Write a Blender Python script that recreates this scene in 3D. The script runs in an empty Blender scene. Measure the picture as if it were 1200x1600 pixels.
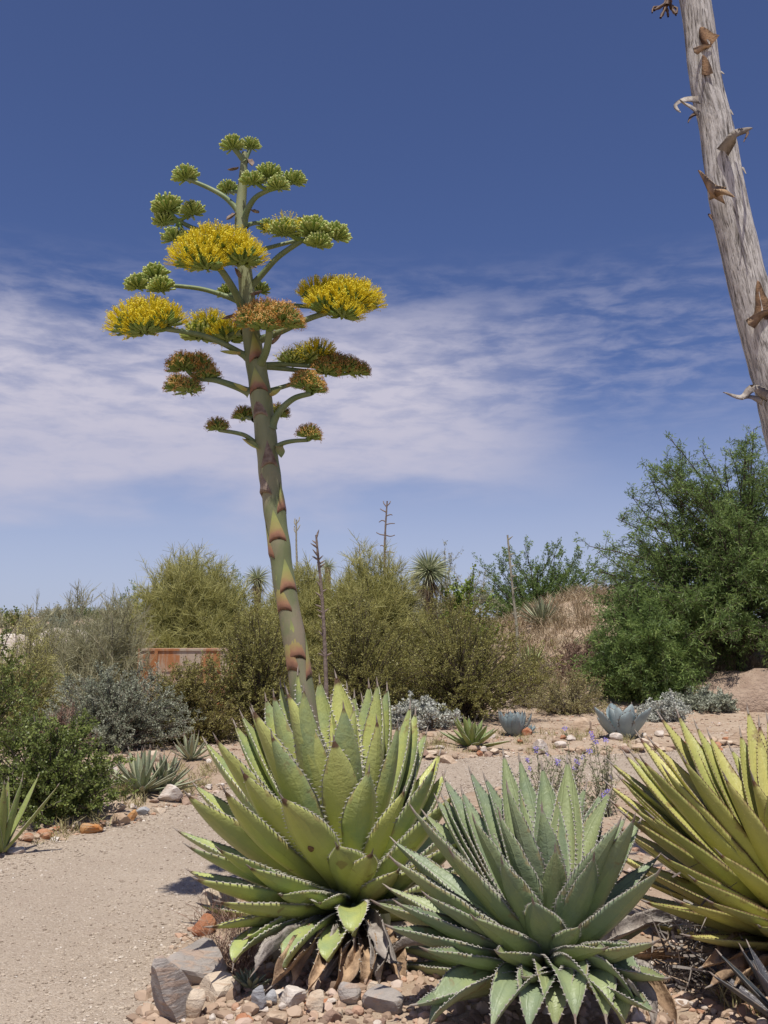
import bpy, math, random
import numpy as np
from mathutils import Vector, Matrix

# ------------------------------------------------------------------ camera, sky, sun, exposure
sc = bpy.context.scene
COL = sc.collection
F = 1500.0                      # focal length in photo pixels (photo is 1200 x 1600)
CAM = np.array([0.0, 0.0, 1.5])
PITCH = math.atan(200.0 / F)
cd = bpy.data.cameras.new('camera'); cam = bpy.data.objects.new('camera', cd); COL.objects.link(cam)
cam.location = CAM; cam.rotation_euler = (math.pi / 2 + PITCH, 0, 0)
cd.sensor_fit = 'VERTICAL'; cd.sensor_height = 36.0; cd.sensor_width = 27.0
cd.lens = F / 1600.0 * 36.0
cd.clip_start = 0.05; cd.clip_end = 9000
sc.camera = cam

SUN = Vector((-0.04, -0.31, 0.90)).normalized()
SUN_EL = math.asin(SUN.z); SUN_AZ = math.atan2(SUN.x, SUN.y)

def new_nodes(nt):
    for n in list(nt.nodes): nt.nodes.remove(n)
    return nt.nodes, nt.links

def mth(N, L, op, a, b=None, clamp=False):
    n = N.new('ShaderNodeMath'); n.operation = op; n.use_clamp = clamp
    for i, v in enumerate((a, b)):
        if v is None: continue
        if isinstance(v, (int, float)): n.inputs[i].default_value = v
        else: L.new(v, n.inputs[i])
    return n.outputs[0]

def sstep(N, L, v, a, b, to0=0.0, to1=1.0):
    n = N.new('ShaderNodeMapRange'); n.interpolation_type = 'SMOOTHSTEP'
    n.inputs['From Min'].default_value = a; n.inputs['From Max'].default_value = b
    n.inputs['To Min'].default_value = to0; n.inputs['To Max'].default_value = to1
    L.new(v, n.inputs['Value']); return n.outputs['Result']

def mixc(N, L, fac, a, b, mode='MIX'):
    n = N.new('ShaderNodeMix'); n.data_type = 'RGBA'; n.blend_type = mode
    for sock, v in ((n.inputs[0], fac), (n.inputs[6], a), (n.inputs[7], b)):
        if isinstance(v, (int, float)): sock.default_value = v
        elif isinstance(v, tuple): sock.default_value = v if len(v) == 4 else (*v, 1)
        else: L.new(v, sock)
    return n.outputs[2]

def noise(N, L, vec, scale, detail=4, rough=0.55, dist=0.0):
    n = N.new('ShaderNodeTexNoise'); n.inputs['Scale'].default_value = scale
    n.inputs['Detail'].default_value = detail; n.inputs['Roughness'].default_value = rough
    n.inputs['Distortion'].default_value = dist
    if vec is not None: L.new(vec, n.inputs['Vector'])
    return n.outputs[0]

def mapping(N, L, vec, scale=(1, 1, 1), loc=(0, 0, 0), rot=(0, 0, 0)):
    n = N.new('ShaderNodeMapping'); n.inputs['Scale'].default_value = scale
    n.inputs['Location'].default_value = loc; n.inputs['Rotation'].default_value = rot
    L.new(vec, n.inputs['Vector']); return n.outputs[0]

def srgb(r, g, b):
    f = lambda c: c / 12.92 if c <= 0.04045 else ((c + 0.055) / 1.055) ** 2.4
    return (f(r / 255), f(g / 255), f(b / 255))

SKY_STRENGTH = 0.08
def make_world():
    w = bpy.data.worlds.new('World'); sc.world = w; w.use_nodes = True
    N, L = new_nodes(w.node_tree)
    out = N.new('ShaderNodeOutputWorld'); bg = N.new('ShaderNodeBackground')
    L.new(bg.outputs[0], out.inputs[0]); bg.inputs[1].default_value = SKY_STRENGTH
    sky = N.new('ShaderNodeTexSky'); sky.sky_type = 'NISHITA'; sky.sun_disc = False
    sky.sun_elevation = SUN_EL; sky.sun_rotation = SUN_AZ
    sky.altitude = 900; sky.air_density = 0.7; sky.dust_density = 2.2; sky.ozone_density = 4.0
    # thin high cloud, laid out by true direction (azimuth, slope)
    tc = N.new('ShaderNodeTexCoord'); d = tc.outputs['Generated']
    sp = N.new('ShaderNodeSeparateXYZ'); L.new(d, sp.inputs[0])
    x, y, z = sp.outputs
    hyp = mth(N, L, 'SQRT', mth(N, L, 'ADD', mth(N, L, 'MULTIPLY', x, x), mth(N, L, 'MULTIPLY', y, y)))
    slope = mth(N, L, 'DIVIDE', z, mth(N, L, 'MAXIMUM', hyp, 0.001))
    az = mth(N, L, 'ARCTAN2', x, y)
    comb = N.new('ShaderNodeCombineXYZ'); L.new(az, comb.inputs[0]); L.new(slope, comb.inputs[1])
    v = comb.outputs[0]
    n1 = noise(N, L, mapping(N, L, v, (3.0, 9.0, 1), (2.1, 0.35, 0.4)), 1.2, 8, 0.5, 0.2)
    n2 = noise(N, L, mapping(N, L, v, (9, 30, 1), (0.2, 1.3, 0), (0, 0, 0.2)), 2.0, 8, 0.6, 0.25)
    wob = mth(N, L, 'MULTIPLY', mth(N, L, 'SUBTRACT', n1, 0.5), 0.22)
    sl = mth(N, L, 'ADD', slope, wob)
    band = mth(N, L, 'MULTIPLY', sstep(N, L, sl, 0.105, 0.175), sstep(N, L, sl, 0.37, 0.27))
    azw = mth(N, L, 'ADD', az, mth(N, L, 'MULTIPLY', mth(N, L, 'SUBTRACT', n1, 0.5), 0.25))
    side = sstep(N, L, azw, 0.25, 0.02)
    dens = mth(N, L, 'MULTIPLY', mth(N, L, 'MULTIPLY', band, side), sstep(N, L, n2, 0.1, 0.6, 0.55, 1.0))
    # wisps upper right, repeated round the sky by the noise
    wisp_band = mth(N, L, 'MULTIPLY', sstep(N, L, slope, 0.17, 0.29), sstep(N, L, slope, 0.43, 0.33))
    wisp = mth(N, L, 'MULTIPLY', wisp_band, sstep(N, L, n2, 0.36, 0.72))
    wisp = mth(N, L, 'MULTIPLY', wisp, sstep(N, L, n1, 0.25, 0.55))
    dens = mth(N, L, 'ADD', mth(N, L, 'MULTIPLY', dens, 0.86), mth(N, L, 'MULTIPLY', wisp, 0.34), True)
    hs = N.new('ShaderNodeHueSaturation'); hs.inputs['Saturation'].default_value = 1.0
    hs.inputs['Value'].default_value = 1.0
    L.new(sky.outputs[0], hs.inputs['Color'])
    tint = mixc(N, L, 1.0, hs.outputs[0], (0.92, 0.92, 1.16), 'MULTIPLY')
    veil = mth(N, L, 'MULTIPLY', sstep(N, L, slope, 0.30, 0.02), 0.72)
    tint = mixc(N, L, veil, tint, tuple(c / SKY_STRENGTH for c in (0.44, 0.48, 0.60)))
    col = mixc(N, L, dens, tint, tuple(c / SKY_STRENGTH for c in (0.475, 0.46, 0.555)))
    L.new(col, bg.inputs[0])
make_world()

sl = bpy.data.lights.new('sun', 'SUN'); sl.energy = 4.4; sl.angle = math.radians(0.53); sl.color = (1.0, 0.95, 0.86)
so = bpy.data.objects.new('sun', sl); COL.objects.link(so); so.rotation_euler = (-SUN).to_track_quat('-Z', 'Y').to_euler()
so.location = (5, -5, 20)
sc.view_settings.view_transform = 'Standard'; sc.view_settings.look = 'None'
sc.view_settings.exposure = 0.25; sc.view_settings.gamma = 1.0; sc.view_settings.use_curve_mapping = False
sc.cycles.max_bounces = 6; sc.cycles.diffuse_bounces = 3; sc.cycles.transmission_bounces = 3

# ------------------------------------------------------------------ helpers
RNG = np.random.default_rng(7)
random.seed(7)
RIGHT = np.array([1.0, 0, 0]); FWD = np.array([0, math.cos(PITCH), math.sin(PITCH)]); UPV = np.array([0, -math.sin(PITCH), math.cos(PITCH)])
Z = np.array([0.0, 0, 1])
def ray(px, py):
    return RIGHT * (px - 600) / F + UPV * (800 - py) / F + FWD
def at(px, py, Y):
    r = ray(px, py); return CAM + r * (Y / r[1])
def nrm(v):
    v = np.asarray(v, float); return v / (np.linalg.norm(v, axis=-1, keepdims=True) + 1e-12)

def hash2(i, j, s):
    h = (i.astype(np.int64) * 374761393 + j.astype(np.int64) * 668265263 + s * 982451653) & 0x7fffffff
    h = ((h ^ (h >> 13)) * 1274126177) & 0x7fffffff
    return ((h ^ (h >> 16)) & 0xffff) / 65535.0
def vnoise(x, y, s=0):
    x = np.asarray(x, float); y = np.asarray(y, float)
    i = np.floor(x); j = np.floor(y); fx = x - i; fy = y - j
    fx = fx * fx * (3 - 2 * fx); fy = fy * fy * (3 - 2 * fy)
    a = hash2(i, j, s); b = hash2(i + 1, j, s); c = hash2(i, j + 1, s); e = hash2(i + 1, j + 1, s)
    return (a * (1 - fx) + b * fx) * (1 - fy) + (c * (1 - fx) + e * fx) * fy - 0.5
def fbm(x, y, s=0, o=4):
    r = 0; a = 1.0
    for k in range(o):
        r = r + a * vnoise(x * 2 ** k, y * 2 ** k, s + k); a *= 0.5
    return r
def smooth(a, b, x):
    t = np.clip((x - a) / (b - a), 0, 1); return t * t * (3 - 2 * t)

def flatground(px, py, z=0.0):
    r = ray(px, py); return CAM + r * ((z - CAM[2]) / r[2])

PATH_PX = [(-300, 1440), (-100, 1372), (0, 1340), (60, 1320), (120, 1304), (210, 1287), (250, 1268), (300, 1252), (345, 1236), (440, 1212), (560, 1196),
           (640, 1189), (700, 1187), (760, 1183), (850, 1181), (950, 1179), (1100, 1171), (1400, 1160), (1400, 1214), (1100, 1222), (960, 1223), (800, 1234), (640, 1258),
           (520, 1298), (430, 1346), (370, 1385), (322, 1430), (290, 1470), (262, 1520), (232, 1580), (205, 1640), (150, 1750), (100, 1900), (-1000, 1900)]
PATH = np.array([flatground(*p)[:2] for p in PATH_PX])
def path_sd(x, y):
    x = np.asarray(x, float); y = np.asarray(y, float)
    d = np.full(x.shape, 1e9); ins = np.zeros(x.shape, bool)
    n = len(PATH)
    for i in range(n):
        ax, ay = PATH[i]; bx, by = PATH[(i + 1) % n]
        ex, ey = bx - ax, by - ay
        t = np.clip(((x - ax) * ex + (y - ay) * ey) / (ex * ex + ey * ey), 0, 1)
        d = np.minimum(d, np.hypot(x - ax - t * ex, y - ay - t * ey))
        if ay != by:
            ins ^= ((ay > y) != (by > y)) & (x < ex * (y - ay) / (ey) + ax)
    return np.where(ins, -d, d)
def H(x, y):
    x = np.asarray(x, float); y = np.asarray(y, float)
    sd = path_sd(x, y) + 0.12 * fbm(x * 2.3, y * 2.3, 5)
    bed = -0.035 + 0.085 * smooth(-0.12, 0.16, sd) + 0.05 * smooth(0.1, 0.9, sd)
    bed = bed + smooth(0.0, 0.4, sd) * (0.045 * fbm(x * 1.7, y * 1.7, 11) + 0.02 * fbm(x * 7, y * 7, 15))
    hill = 2.5 * smooth(20, 46, y) * smooth(3000, 200, y) + 0.5 * smooth(22, 50, y) * fbm(x * .12, y * .12, 31)
    berm = 2.0 * np.exp(-((x - 5.4) / 3.0) ** 2 - ((y - 26) / 4.2) ** 2)
    berm2 = 1.3 * np.exp(-((x - 11) / 4.0) ** 2 - ((y - 25) / 3.5) ** 2)
    return bed + hill + berm + berm2 + smooth(20, 26, y) * 0.12 * fbm(x * .9, y * .9, 40)
def G(px, py):
    """point of the ground seen through a photo pixel"""
    r = ray(px, py); s = np.linspace(2.5, 60, 6000)
    p = CAM + s[:, None] * r
    below = np.nonzero(p[:, 2] < H(p[:, 0], p[:, 1]))[0]
    return p[below[0]] if len(below) else p[-1]
def onground(x, y, dz=0.0):
    return np.array([x, y, float(H(np.array([x]), np.array([y]))[0]) + dz])

# ---- mesh building
def mesh_np(name, V, faces, uv=None, attr=None, smooth_shade=True, mat=None, matidx=None):
    """faces: list of integer arrays (n,3) or (n,4)"""
    me = bpy.data.meshes.new(name)
    V = np.asarray(V, np.float32).reshape(-1, 3)
    faces = [np.asarray(f, np.int32) for f in faces if len(f)]
    nl = sum(f.size for f in faces); nf = sum(len(f) for f in faces)
    me.vertices.add(len(V)); me.vertices.foreach_set('co', V.ravel())
    me.loops.add(nl); me.polygons.add(nf)
    li = np.concatenate([f.ravel() for f in faces])
    tot = np.concatenate([np.full(len(f), f.shape[1], np.int32) for f in faces])
    st = np.concatenate([[0], np.cumsum(tot)[:-1]]).astype(np.int32)
    me.loops.foreach_set('vertex_index', li)
    me.polygons.foreach_set('loop_start', st)
    me.polygons.foreach_set('use_smooth', np.full(nf, smooth_shade, bool))
    if matidx is not None: me.polygons.foreach_set('material_index', np.asarray(matidx, np.int32))
    if uv is not None:
        ul = me.uv_layers.new(name='UVMap')
        ul.data.foreach_set('uv', np.asarray(uv, np.float32)[li].ravel())
    if attr is not None:
        a = me.attributes.new('rnd', 'FLOAT', 'FACE'); a.data.foreach_set('value', np.asarray(attr, np.float32))
    for m in (mat if isinstance(mat, (list, tuple)) else [mat]):
        if m is not None: me.materials.append(m)
    me.update(calc_edges=True); me.validate()
    return me
def link(name, me, parent=None, loc=None, **props):
    o = bpy.data.objects.new(name, me); COL.objects.link(o)
    if parent is not None: o.parent = parent
    if loc is not None: o.location = loc
    for k, v in props.items(): o[k] = v
    return o
def thing(name, label, cat, loc=(0, 0, 0), group=None):
    o = bpy.data.objects.new(name, None); COL.objects.link(o); o.location = loc; o.empty_display_size = 0.1
    o['label'] = label; o['category'] = cat
    if group: o['group'] = group
    return o

class MB:
    """collects pieces into one mesh"""
    def __init__(s): s.V = []; s.F3 = []; s.F4 = []; s.n = 0; s.uv = []; s.a3 = []; s.a4 = []; s.m3 = []; s.m4 = []
    def add(s, V, F, uv=None, rnd=0.5, mi=0):
        V = np.asarray(V, float).reshape(-1, 3); F = np.asarray(F, int)
        if len(F) == 0: return
        s.V.append(V); s.uv.append(np.zeros((len(V), 2)) if uv is None else np.asarray(uv))
        r = np.broadcast_to(np.asarray(rnd, float), (len(F),)); m = np.full(len(F), mi)
        if F.shape[1] == 3: s.F3.append(F + s.n); s.a3.append(r); s.m3.append(m)
        else: s.F4.append(F + s.n); s.a4.append(r); s.m4.append(m)
        s.n += len(V)
    def mesh(s, name, mat, smooth_shade=True):
        F = []; A = []; M = []
        if s.F3: F.append(np.concatenate(s.F3)); A += s.a3; M += s.m3
        if s.F4: F.append(np.concatenate(s.F4)); A += s.a4; M += s.m4
        return mesh_np(name, np.concatenate(s.V), F, np.concatenate(s.uv), np.concatenate(A), smooth_shade, mat, np.concatenate(M))

def tube_geo(P, R, sides=6, cap=True):
    P = np.asarray(P, float); R = np.broadcast_to(np.asarray(R, float), (len(P),))
    n = len(P); T = nrm(np.gradient(P, axis=0))
    ref = np.array([0.0, 0, 1]) if abs(T[0][2]) < 0.9 else np.array([0.0, 1, 0])
    A = nrm(np.cross(T, ref)); B = np.cross(T, A)
    th = np.linspace(0, 2 * np.pi, sides, endpoint=False)
    V = P[:, None] + R[:, None, None] * (np.cos(th)[None, :, None] * A[:, None] + np.sin(th)[None, :, None] * B[:, None])
    i = np.arange(n - 1)[:, None] * sides; j = np.arange(sides)[None]; k = (j + 1) % sides
    Fq = np.stack([i + j, i + k, i + sides + k, i + sides + j], -1).reshape(-1, 4)
    ln = np.concatenate([[0], np.cumsum(np.linalg.norm(np.diff(P, axis=0), axis=1))])
    uv = np.stack([np.broadcast_to(th / (2 * np.pi), (n, sides)), np.broadcast_to(ln[:, None], (n, sides))], -1).reshape(-1, 2)
    return V.reshape(-1, 3), Fq, uv
def bez(a, b, c, n):
    t = np.linspace(0, 1, n)[:, None]
    return (1 - t) ** 2 * a + 2 * t * (1 - t) * b + t * t * c
def spline(P, n):
    P = np.asarray(P, float); k = len(P); t = np.linspace(0, k - 1, n); out = []
    for u in t:
        i = min(int(u), k - 2); f = u - i
        p0 = P[max(i - 1, 0)]; p1 = P[i]; p2 = P[i + 1]; p3 = P[min(i + 2, k - 1)]
        out.append(0.5 * (2 * p1 + (p2 - p0) * f + (2 * p0 - 5 * p1 + 4 * p2 - p3) * f * f + (3 * p1 - p0 - 3 * p2 + p3) * f ** 3))
    return np.array(out)

# ------------------------------------------------------------------ materials
def mat_new(name):
    m = bpy.data.materials.new(name); m.use_nodes = True
    N, L = new_nodes(m.node_tree)
    out = N.new('ShaderNodeOutputMaterial'); b = N.new('ShaderNodeBsdfPrincipled')
    L.new(b.outputs[0], out.inputs[0])
    return m, N, L, b, out
def ramp(N, L, fac, stops):
    r = N.new('ShaderNodeValToRGB'); e = r.color_ramp.elements
    while len(e) < len(stops): e.new(0.5)
    for el, (p, c) in zip(e, stops): el.position = p; el.color = (*c, 1)
    L.new(fac, r.inputs[0]); return r.outputs[0]
def bump(N, L, b, h, strength, dist=0.01):
    n = N.new('ShaderNodeBump'); n.inputs['Strength'].default_value = strength; n.inputs['Distance'].default_value = dist
    L.new(h, n.inputs['Height']); L.new(n.outputs[0], b.inputs['Normal'])
def objco(N): return N.new('ShaderNodeTexCoord').outputs['Object']

def mat_foliage(name, stops, trans=0.25, rough=0.55, tcol=None):
    m, N, L, b, out = mat_new(name)
    a = N.new('ShaderNodeAttribute'); a.attribute_name = 'rnd'
    c = ramp(N, L, a.outputs['Fac'], stops)
    L.new(c, b.inputs['Base Color']); b.inputs['Roughness'].default_value = rough
    b.inputs['Specular IOR Level'].default_value = 0.3
    if trans:
        t = N.new('ShaderNodeBsdfTranslucent'); L.new(c, t.inputs[0])
        mx = N.new('ShaderNodeMixShader'); mx.inputs[0].default_value = trans
        L.new(b.outputs[0], mx.inputs[1]); L.new(t.outputs[0], mx.inputs[2]); L.new(mx.outputs[0], out.inputs[0])
    return m
def mat_plain(name, c1, c2, scale=8, rough=0.8, bs=0.4, bscale=60, bd=0.01, detail=5):
    m, N, L, b, out = mat_new(name); o = objco(N)
    f = noise(N, L, o, scale, detail)
    L.new(mixc(N, L, sstep(N, L, f, 0.3, 0.7), c1, c2), b.inputs['Base Color']); b.inputs['Roughness'].default_value = rough
    b.inputs['Specular IOR Level'].default_value = 0.25
    bump(N, L, b, noise(N, L, o, bscale, 5), bs, bd); return m

def mat_soil():
    m, N, L, b, out = mat_new('soil'); o = objco(N)
    f = noise(N, L, o, 1.3, 6); g = noise(N, L, o, 14, 6, 0.65); h = noise(N, L, o, 90, 3, 0.7)
    c = mixc(N, L, sstep(N, L, f, 0.35, 0.65), (0.345, 0.255, 0.182), (0.41, 0.325, 0.245))
    c = mixc(N, L, sstep(N, L, g, 0.5, 0.75), c, (0.27, 0.185, 0.125))
    c = mixc(N, L, sstep(N, L, h, 0.6, 0.7), c, (0.50, 0.43, 0.35))
    c = mixc(N, L, sstep(N, L, h, 0.36, 0.28), c, (0.17, 0.12, 0.085))
    L.new(c, b.inputs['Base Color']); b.inputs['Roughness'].default_value = 0.95; b.inputs['Specular IOR Level'].default_value = 0.1
    bump(N, L, b, mth(N, L, 'ADD', g, mth(N, L, 'MULTIPLY', h, 0.5)), 0.9, 0.02); return m
def mat_gravel():
    m, N, L, b, out = mat_new('gravel'); o = objco(N)
    v = N.new('ShaderNodeTexVoronoi'); v.inputs['Scale'].default_value = 120; L.new(o, v.inputs['Vector'])
    f = noise(N, L, o, 0.9, 5, 0.6); g = noise(N, L, o, 45, 6, 0.7); h = noise(N, L, o, 5, 4)
    c = mixc(N, L, sstep(N, L, f, 0.35, 0.68), (0.37, 0.30, 0.235), (0.43, 0.355, 0.28))
    sp = N.new('ShaderNodeSeparateColor'); L.new(v.outputs['Color'], sp.inputs[0])
    peb = ramp(N, L, sp.outputs[0], [(0, (0.20, 0.155, 0.12)), (0.3, (0.35, 0.285, 0.225)), (0.75, (0.43, 0.355, 0.285)), (1, (0.60, 0.53, 0.45))])
    c = mixc(N, L, mth(N, L, 'MULTIPLY', sstep(N, L, g, 0.38, 0.62), 0.75), c, peb)
    c = mixc(N, L, mth(N, L, 'MULTIPLY', sstep(N, L, h, 0.55, 0.75), 0.35), c, (0.35, 0.27, 0.22))
    L.new(c, b.inputs['Base Color']); b.inputs['Roughness'].default_value = 0.95; b.inputs['Specular IOR Level'].default_value = 0.1
    hh = mth(N, L, 'SUBTRACT', g, mth(N, L, 'MULTIPLY', v.outputs['Distance'], 0.8))
    bump(N, L, b, hh, 0.85, 0.011); return m
def mat_pebble(name, stops):
    m, N, L, b, out = mat_new(name)
    a = N.new('ShaderNodeAttribute'); a.attribute_name = 'rnd'
    L.new(ramp(N, L, a.outputs['Fac'], stops), b.inputs['Base Color']); b.inputs['Roughness'].default_value = 0.9
    b.inputs['Specular IOR Level'].default_value = 0.15
    return m

def mat_agave(name, cA, cB, cC, margin=(0.42, 0.40, 0.33), tip=(0.10, 0.055, 0.03), speck=0.0, imprint=0.5, rough=0.42, tipstart=0.955, relief=0.32):
    """cA/cB: patches over the leaf, cC: colour of the paler leaves; u runs across the leaf, v along it"""
    m, N, L, b, out = mat_new(name); o = objco(N)
    uvn = N.new('ShaderNodeUVMap'); sp = N.new('ShaderNodeSeparateXYZ'); L.new(uvn.outputs[0], sp.inputs[0])
    u, v = sp.outputs[0], sp.outputs[1]
    inf = N.new('ShaderNodeObjectInfo'); rnd = inf.outputs['Random']
    f = noise(N, L, o, 5.0, 4); g = noise(N, L, o, 26, 5, 0.6); h = noise(N, L, o, 110, 3, 0.6)
    c = mixc(N, L, sstep(N, L, f, 0.34, 0.66), cA, cB)
    c = mixc(N, L, mth(N, L, 'MULTIPLY', sstep(N, L, rnd, 0.35, 1.0), 0.75), c, cC)
    c = mixc(N, L, mth(N, L, 'MULTIPLY', sstep(N, L, g, 0.45, 0.75), 0.28), c, cC)
    # lengthwise streaks
    st = noise(N, L, mapping(N, L, uvn.outputs[0], (26, 1.6, 1)), 1.0, 4)
    c = mixc(N, L, mth(N, L, 'MULTIPLY', sstep(N, L, st, 0.5, 0.8), 0.22), c, tuple(x * 0.6 for x in cA))
    # yellow ageing towards the tip and blotches
    bl = noise(N, L, o, 9, 3)
    c = mixc(N, L, mth(N, L, 'MULTIPLY', sstep(N, L, bl, 0.645, 0.70), 0.6), c, (0.19, 0.11, 0.055))
    edge = noise(N, L, o, 17, 4, 0.6)
    brn = mth(N, L, 'MULTIPLY', sstep(N, L, mth(N, L, 'ADD', mth(N, L, 'ABSOLUTE', mth(N, L, 'SUBTRACT', mth(N, L, 'MULTIPLY', u, 2.0), 1.0)), mth(N, L, 'MULTIPLY', edge, 0.9)), 1.36, 1.46), 0.55)
    c = mixc(N, L, brn, c, (0.25, 0.16, 0.08))
    if speck:
        c = mixc(N, L, mth(N, L, 'MULTIPLY', sstep(N, L, h, 0.66, 0.70), speck), c, (0.62, 0.55, 0.3))
    ab = mth(N, L, 'ABSOLUTE', mth(N, L, 'SUBTRACT', mth(N, L, 'MULTIPLY', u, 2.0), 1.0))
    c = mixc(N, L, sstep(N, L, ab, 0.95, 0.985), c, margin)
    vv = mth(N, L, 'ADD', v, mth(N, L, 'MULTIPLY', mth(N, L, 'SUBTRACT', g, 0.5), 0.09))
    vv = mth(N, L, 'ADD', vv, mth(N, L, 'MULTIPLY', sstep(N, L, rnd, 0.6, 1.0), 0.02))
    c = mixc(N, L, sstep(N, L, vv, tipstart, tipstart + 0.035), c, tip)
    L.new(c, b.inputs['Base Color'])
    r = mth(N, L, 'ADD', mth(N, L, 'MULTIPLY', g, 0.25), rough - 0.1); L.new(r, b.inputs['Roughness'])
    b.inputs['Specular IOR Level'].default_value = 0.4
    # relief: pores, transverse wrinkles and the imprint of neighbouring spines
    wv = noise(N, L, mapping(N, L, uvn.outputs[0], (3.0, 16, 1)), 1.6, 3, 0.5, 0.6)
    imp = sstep(N, L, mth(N, L, 'ABSOLUTE', mth(N, L, 'SUBTRACT', ab, mth(N, L, 'ADD', mth(N, L, 'MULTIPLY', f, 0.6), 0.2))), 0.0, 0.09)
    hh = mth(N, L, 'ADD', mth(N, L, 'MULTIPLY', wv, 1.0), mth(N, L, 'MULTIPLY', h, 0.3))
    hh = mth(N, L, 'ADD', hh, mth(N, L, 'MULTIPLY', imp, imprint * 0.5))
    bump(N, L, b, hh, relief, 0.012)
    return m

M = {}
M['soil'] = mat_soil(); M['gravel'] = mat_gravel()
M['pebble'] = mat_pebble('pebble', [(0, (0.20, 0.155, 0.12)), (0.3, (0.36, 0.295, 0.235)), (0.8, (0.44, 0.37, 0.295)), (0.96, (0.50, 0.44, 0.375)), (1, (0.62, 0.57, 0.51))])
M['rubble'] = mat_pebble('rubble', [(0, (0.17, 0.12, 0.09)), (0.3, (0.35, 0.25, 0.18)), (0.6, (0.43, 0.33, 0.25)), (0.85, (0.40, 0.24, 0.16)), (1, (0.58, 0.53, 0.48))])
M['agave1'] = mat_agave('agave_skin_broad', (0.24, 0.305, 0.145), (0.37, 0.40, 0.125), (0.46, 0.465, 0.14), rough=0.40)
M['agave2'] = mat_agave('agave_skin_grey', (0.185, 0.235, 0.145), (0.23, 0.28, 0.14), (0.29, 0.325, 0.14), margin=(0.40, 0.39, 0.34), tip=(0.24, 0.21, 0.17), imprint=1.0, rough=0.45)
M['agave3'] = mat_agave('agave_skin_yellow', (0.30, 0.315, 0.095), (0.40, 0.385, 0.12), (0.48, 0.44, 0.15), margin=(0.17, 0.11, 0.06), tip=(0.12, 0.055, 0.03), speck=0.6, imprint=0.3, rough=0.40)
M['spine_white'] = mat_plain('spine_white', (0.50, 0.48, 0.42), (0.36, 0.33, 0.28), 30, 0.6, 0.1)
M['spine_grey'] = mat_plain('spine_grey', (0.38, 0.36, 0.33), (0.22, 0.19, 0.17), 30, 0.6, 0.1)
M['spine_brown'] = mat_plain('spine_brown', (0.14, 0.08, 0.05), (0.08, 0.05, 0.035), 30, 0.6, 0.1)
M['spine_tip'] = mat_plain('spine_tip', (.20, .15, .12), (.32, .28, .24), 30, .6, .1)
M['dead_leaf'] = mat_plain('dead_leaf', (0.46, 0.32, 0.20), (0.17, 0.11, 0.07), 14, 0.85, 0.6, 40, 0.02)
M['dead_grey'] = mat_plain('dead_grey', (0.40, 0.36, 0.32), (0.20, 0.17, 0.15), 12, 0.85, 0.6, 40, 0.02)
M['bark_scar'] = mat_plain('bark_scar', (0.30, 0.18, 0.10), (0.12, 0.07, 0.045), 30, 0.9, 0.8, 120, 0.01)

# ------------------------------------------------------------------ ground and path
def axis_vals(inner, step, outer, grow=1.25):
    a = list(np.arange(inner[0], inner[1] + 1e-6, step)); s = step; lo = a[0]; hi = a[-1]; L_, R_ = [], []
    while hi < outer[1]: s *= grow; hi += s; R_.append(hi)
    s = step
    while lo > outer[0]: s *= grow; lo -= s; L_.append(lo)
    return np.array(L_[::-1] + a + R_)
def grid(xs, ys, zf):
    X, Y = np.meshgrid(xs, ys); Zv = zf(X.ravel(), Y.ravel())
    V = np.stack([X.ravel(), Y.ravel(), Zv], -1); nx = len(xs)
    i, j = np.meshgrid(np.arange(nx - 1), np.arange(len(ys) - 1)); k = (j * nx + i).ravel()
    return V, np.stack([k, k + 1, k + nx + 1, k + nx], -1)
ys = np.concatenate([axis_vals((0.5, 16), 0.08, (-40, 16), 1.3), 16 + 0.25 * np.arange(1, 90)])
s = 0.25; y = ys[-1]; ext = []
while y < 4000: s *= 1.18; y += s; ext.append(y)
ys = np.concatenate([ys, ext])
xs = axis_vals((-7, 7), 0.08, (-4000, 4000), 1.12)
V, Fq = grid(xs, ys, H)
link('ground', mesh_np('ground', V, [Fq], mat=M['soil']), kind='structure')
xs = np.arange(-9, 9.01, 0.09); ys = np.arange(-2, 15, 0.09)
V, Fq = grid(xs, ys, lambda x, y: 0.004 + 0.012 * fbm(x * 1.1, y * 1.1, 3) + 0.006 * fbm(x * 9, y * 9, 8))
sdv = path_sd(V[:, 0], V[:, 1]); keep = (sdv[Fq] < 0.2).all(1)
Fq = Fq[keep]; used = np.unique(Fq); remap = np.full(len(V), -1); remap[used] = np.arange(len(used))
link('path', mesh_np('path', V[used], [remap[Fq]], mat=M['gravel']), kind='structure')
def surf(x, y):
    h = H(x, y); sd = path_sd(x, y)
    return np.where(sd < 0.2, np.maximum(h, 0.004 + 0.012 * fbm(x * 1.1, y * 1.1, 3) + 0.006 * fbm(x * 9, y * 9, 8)), h)

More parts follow.
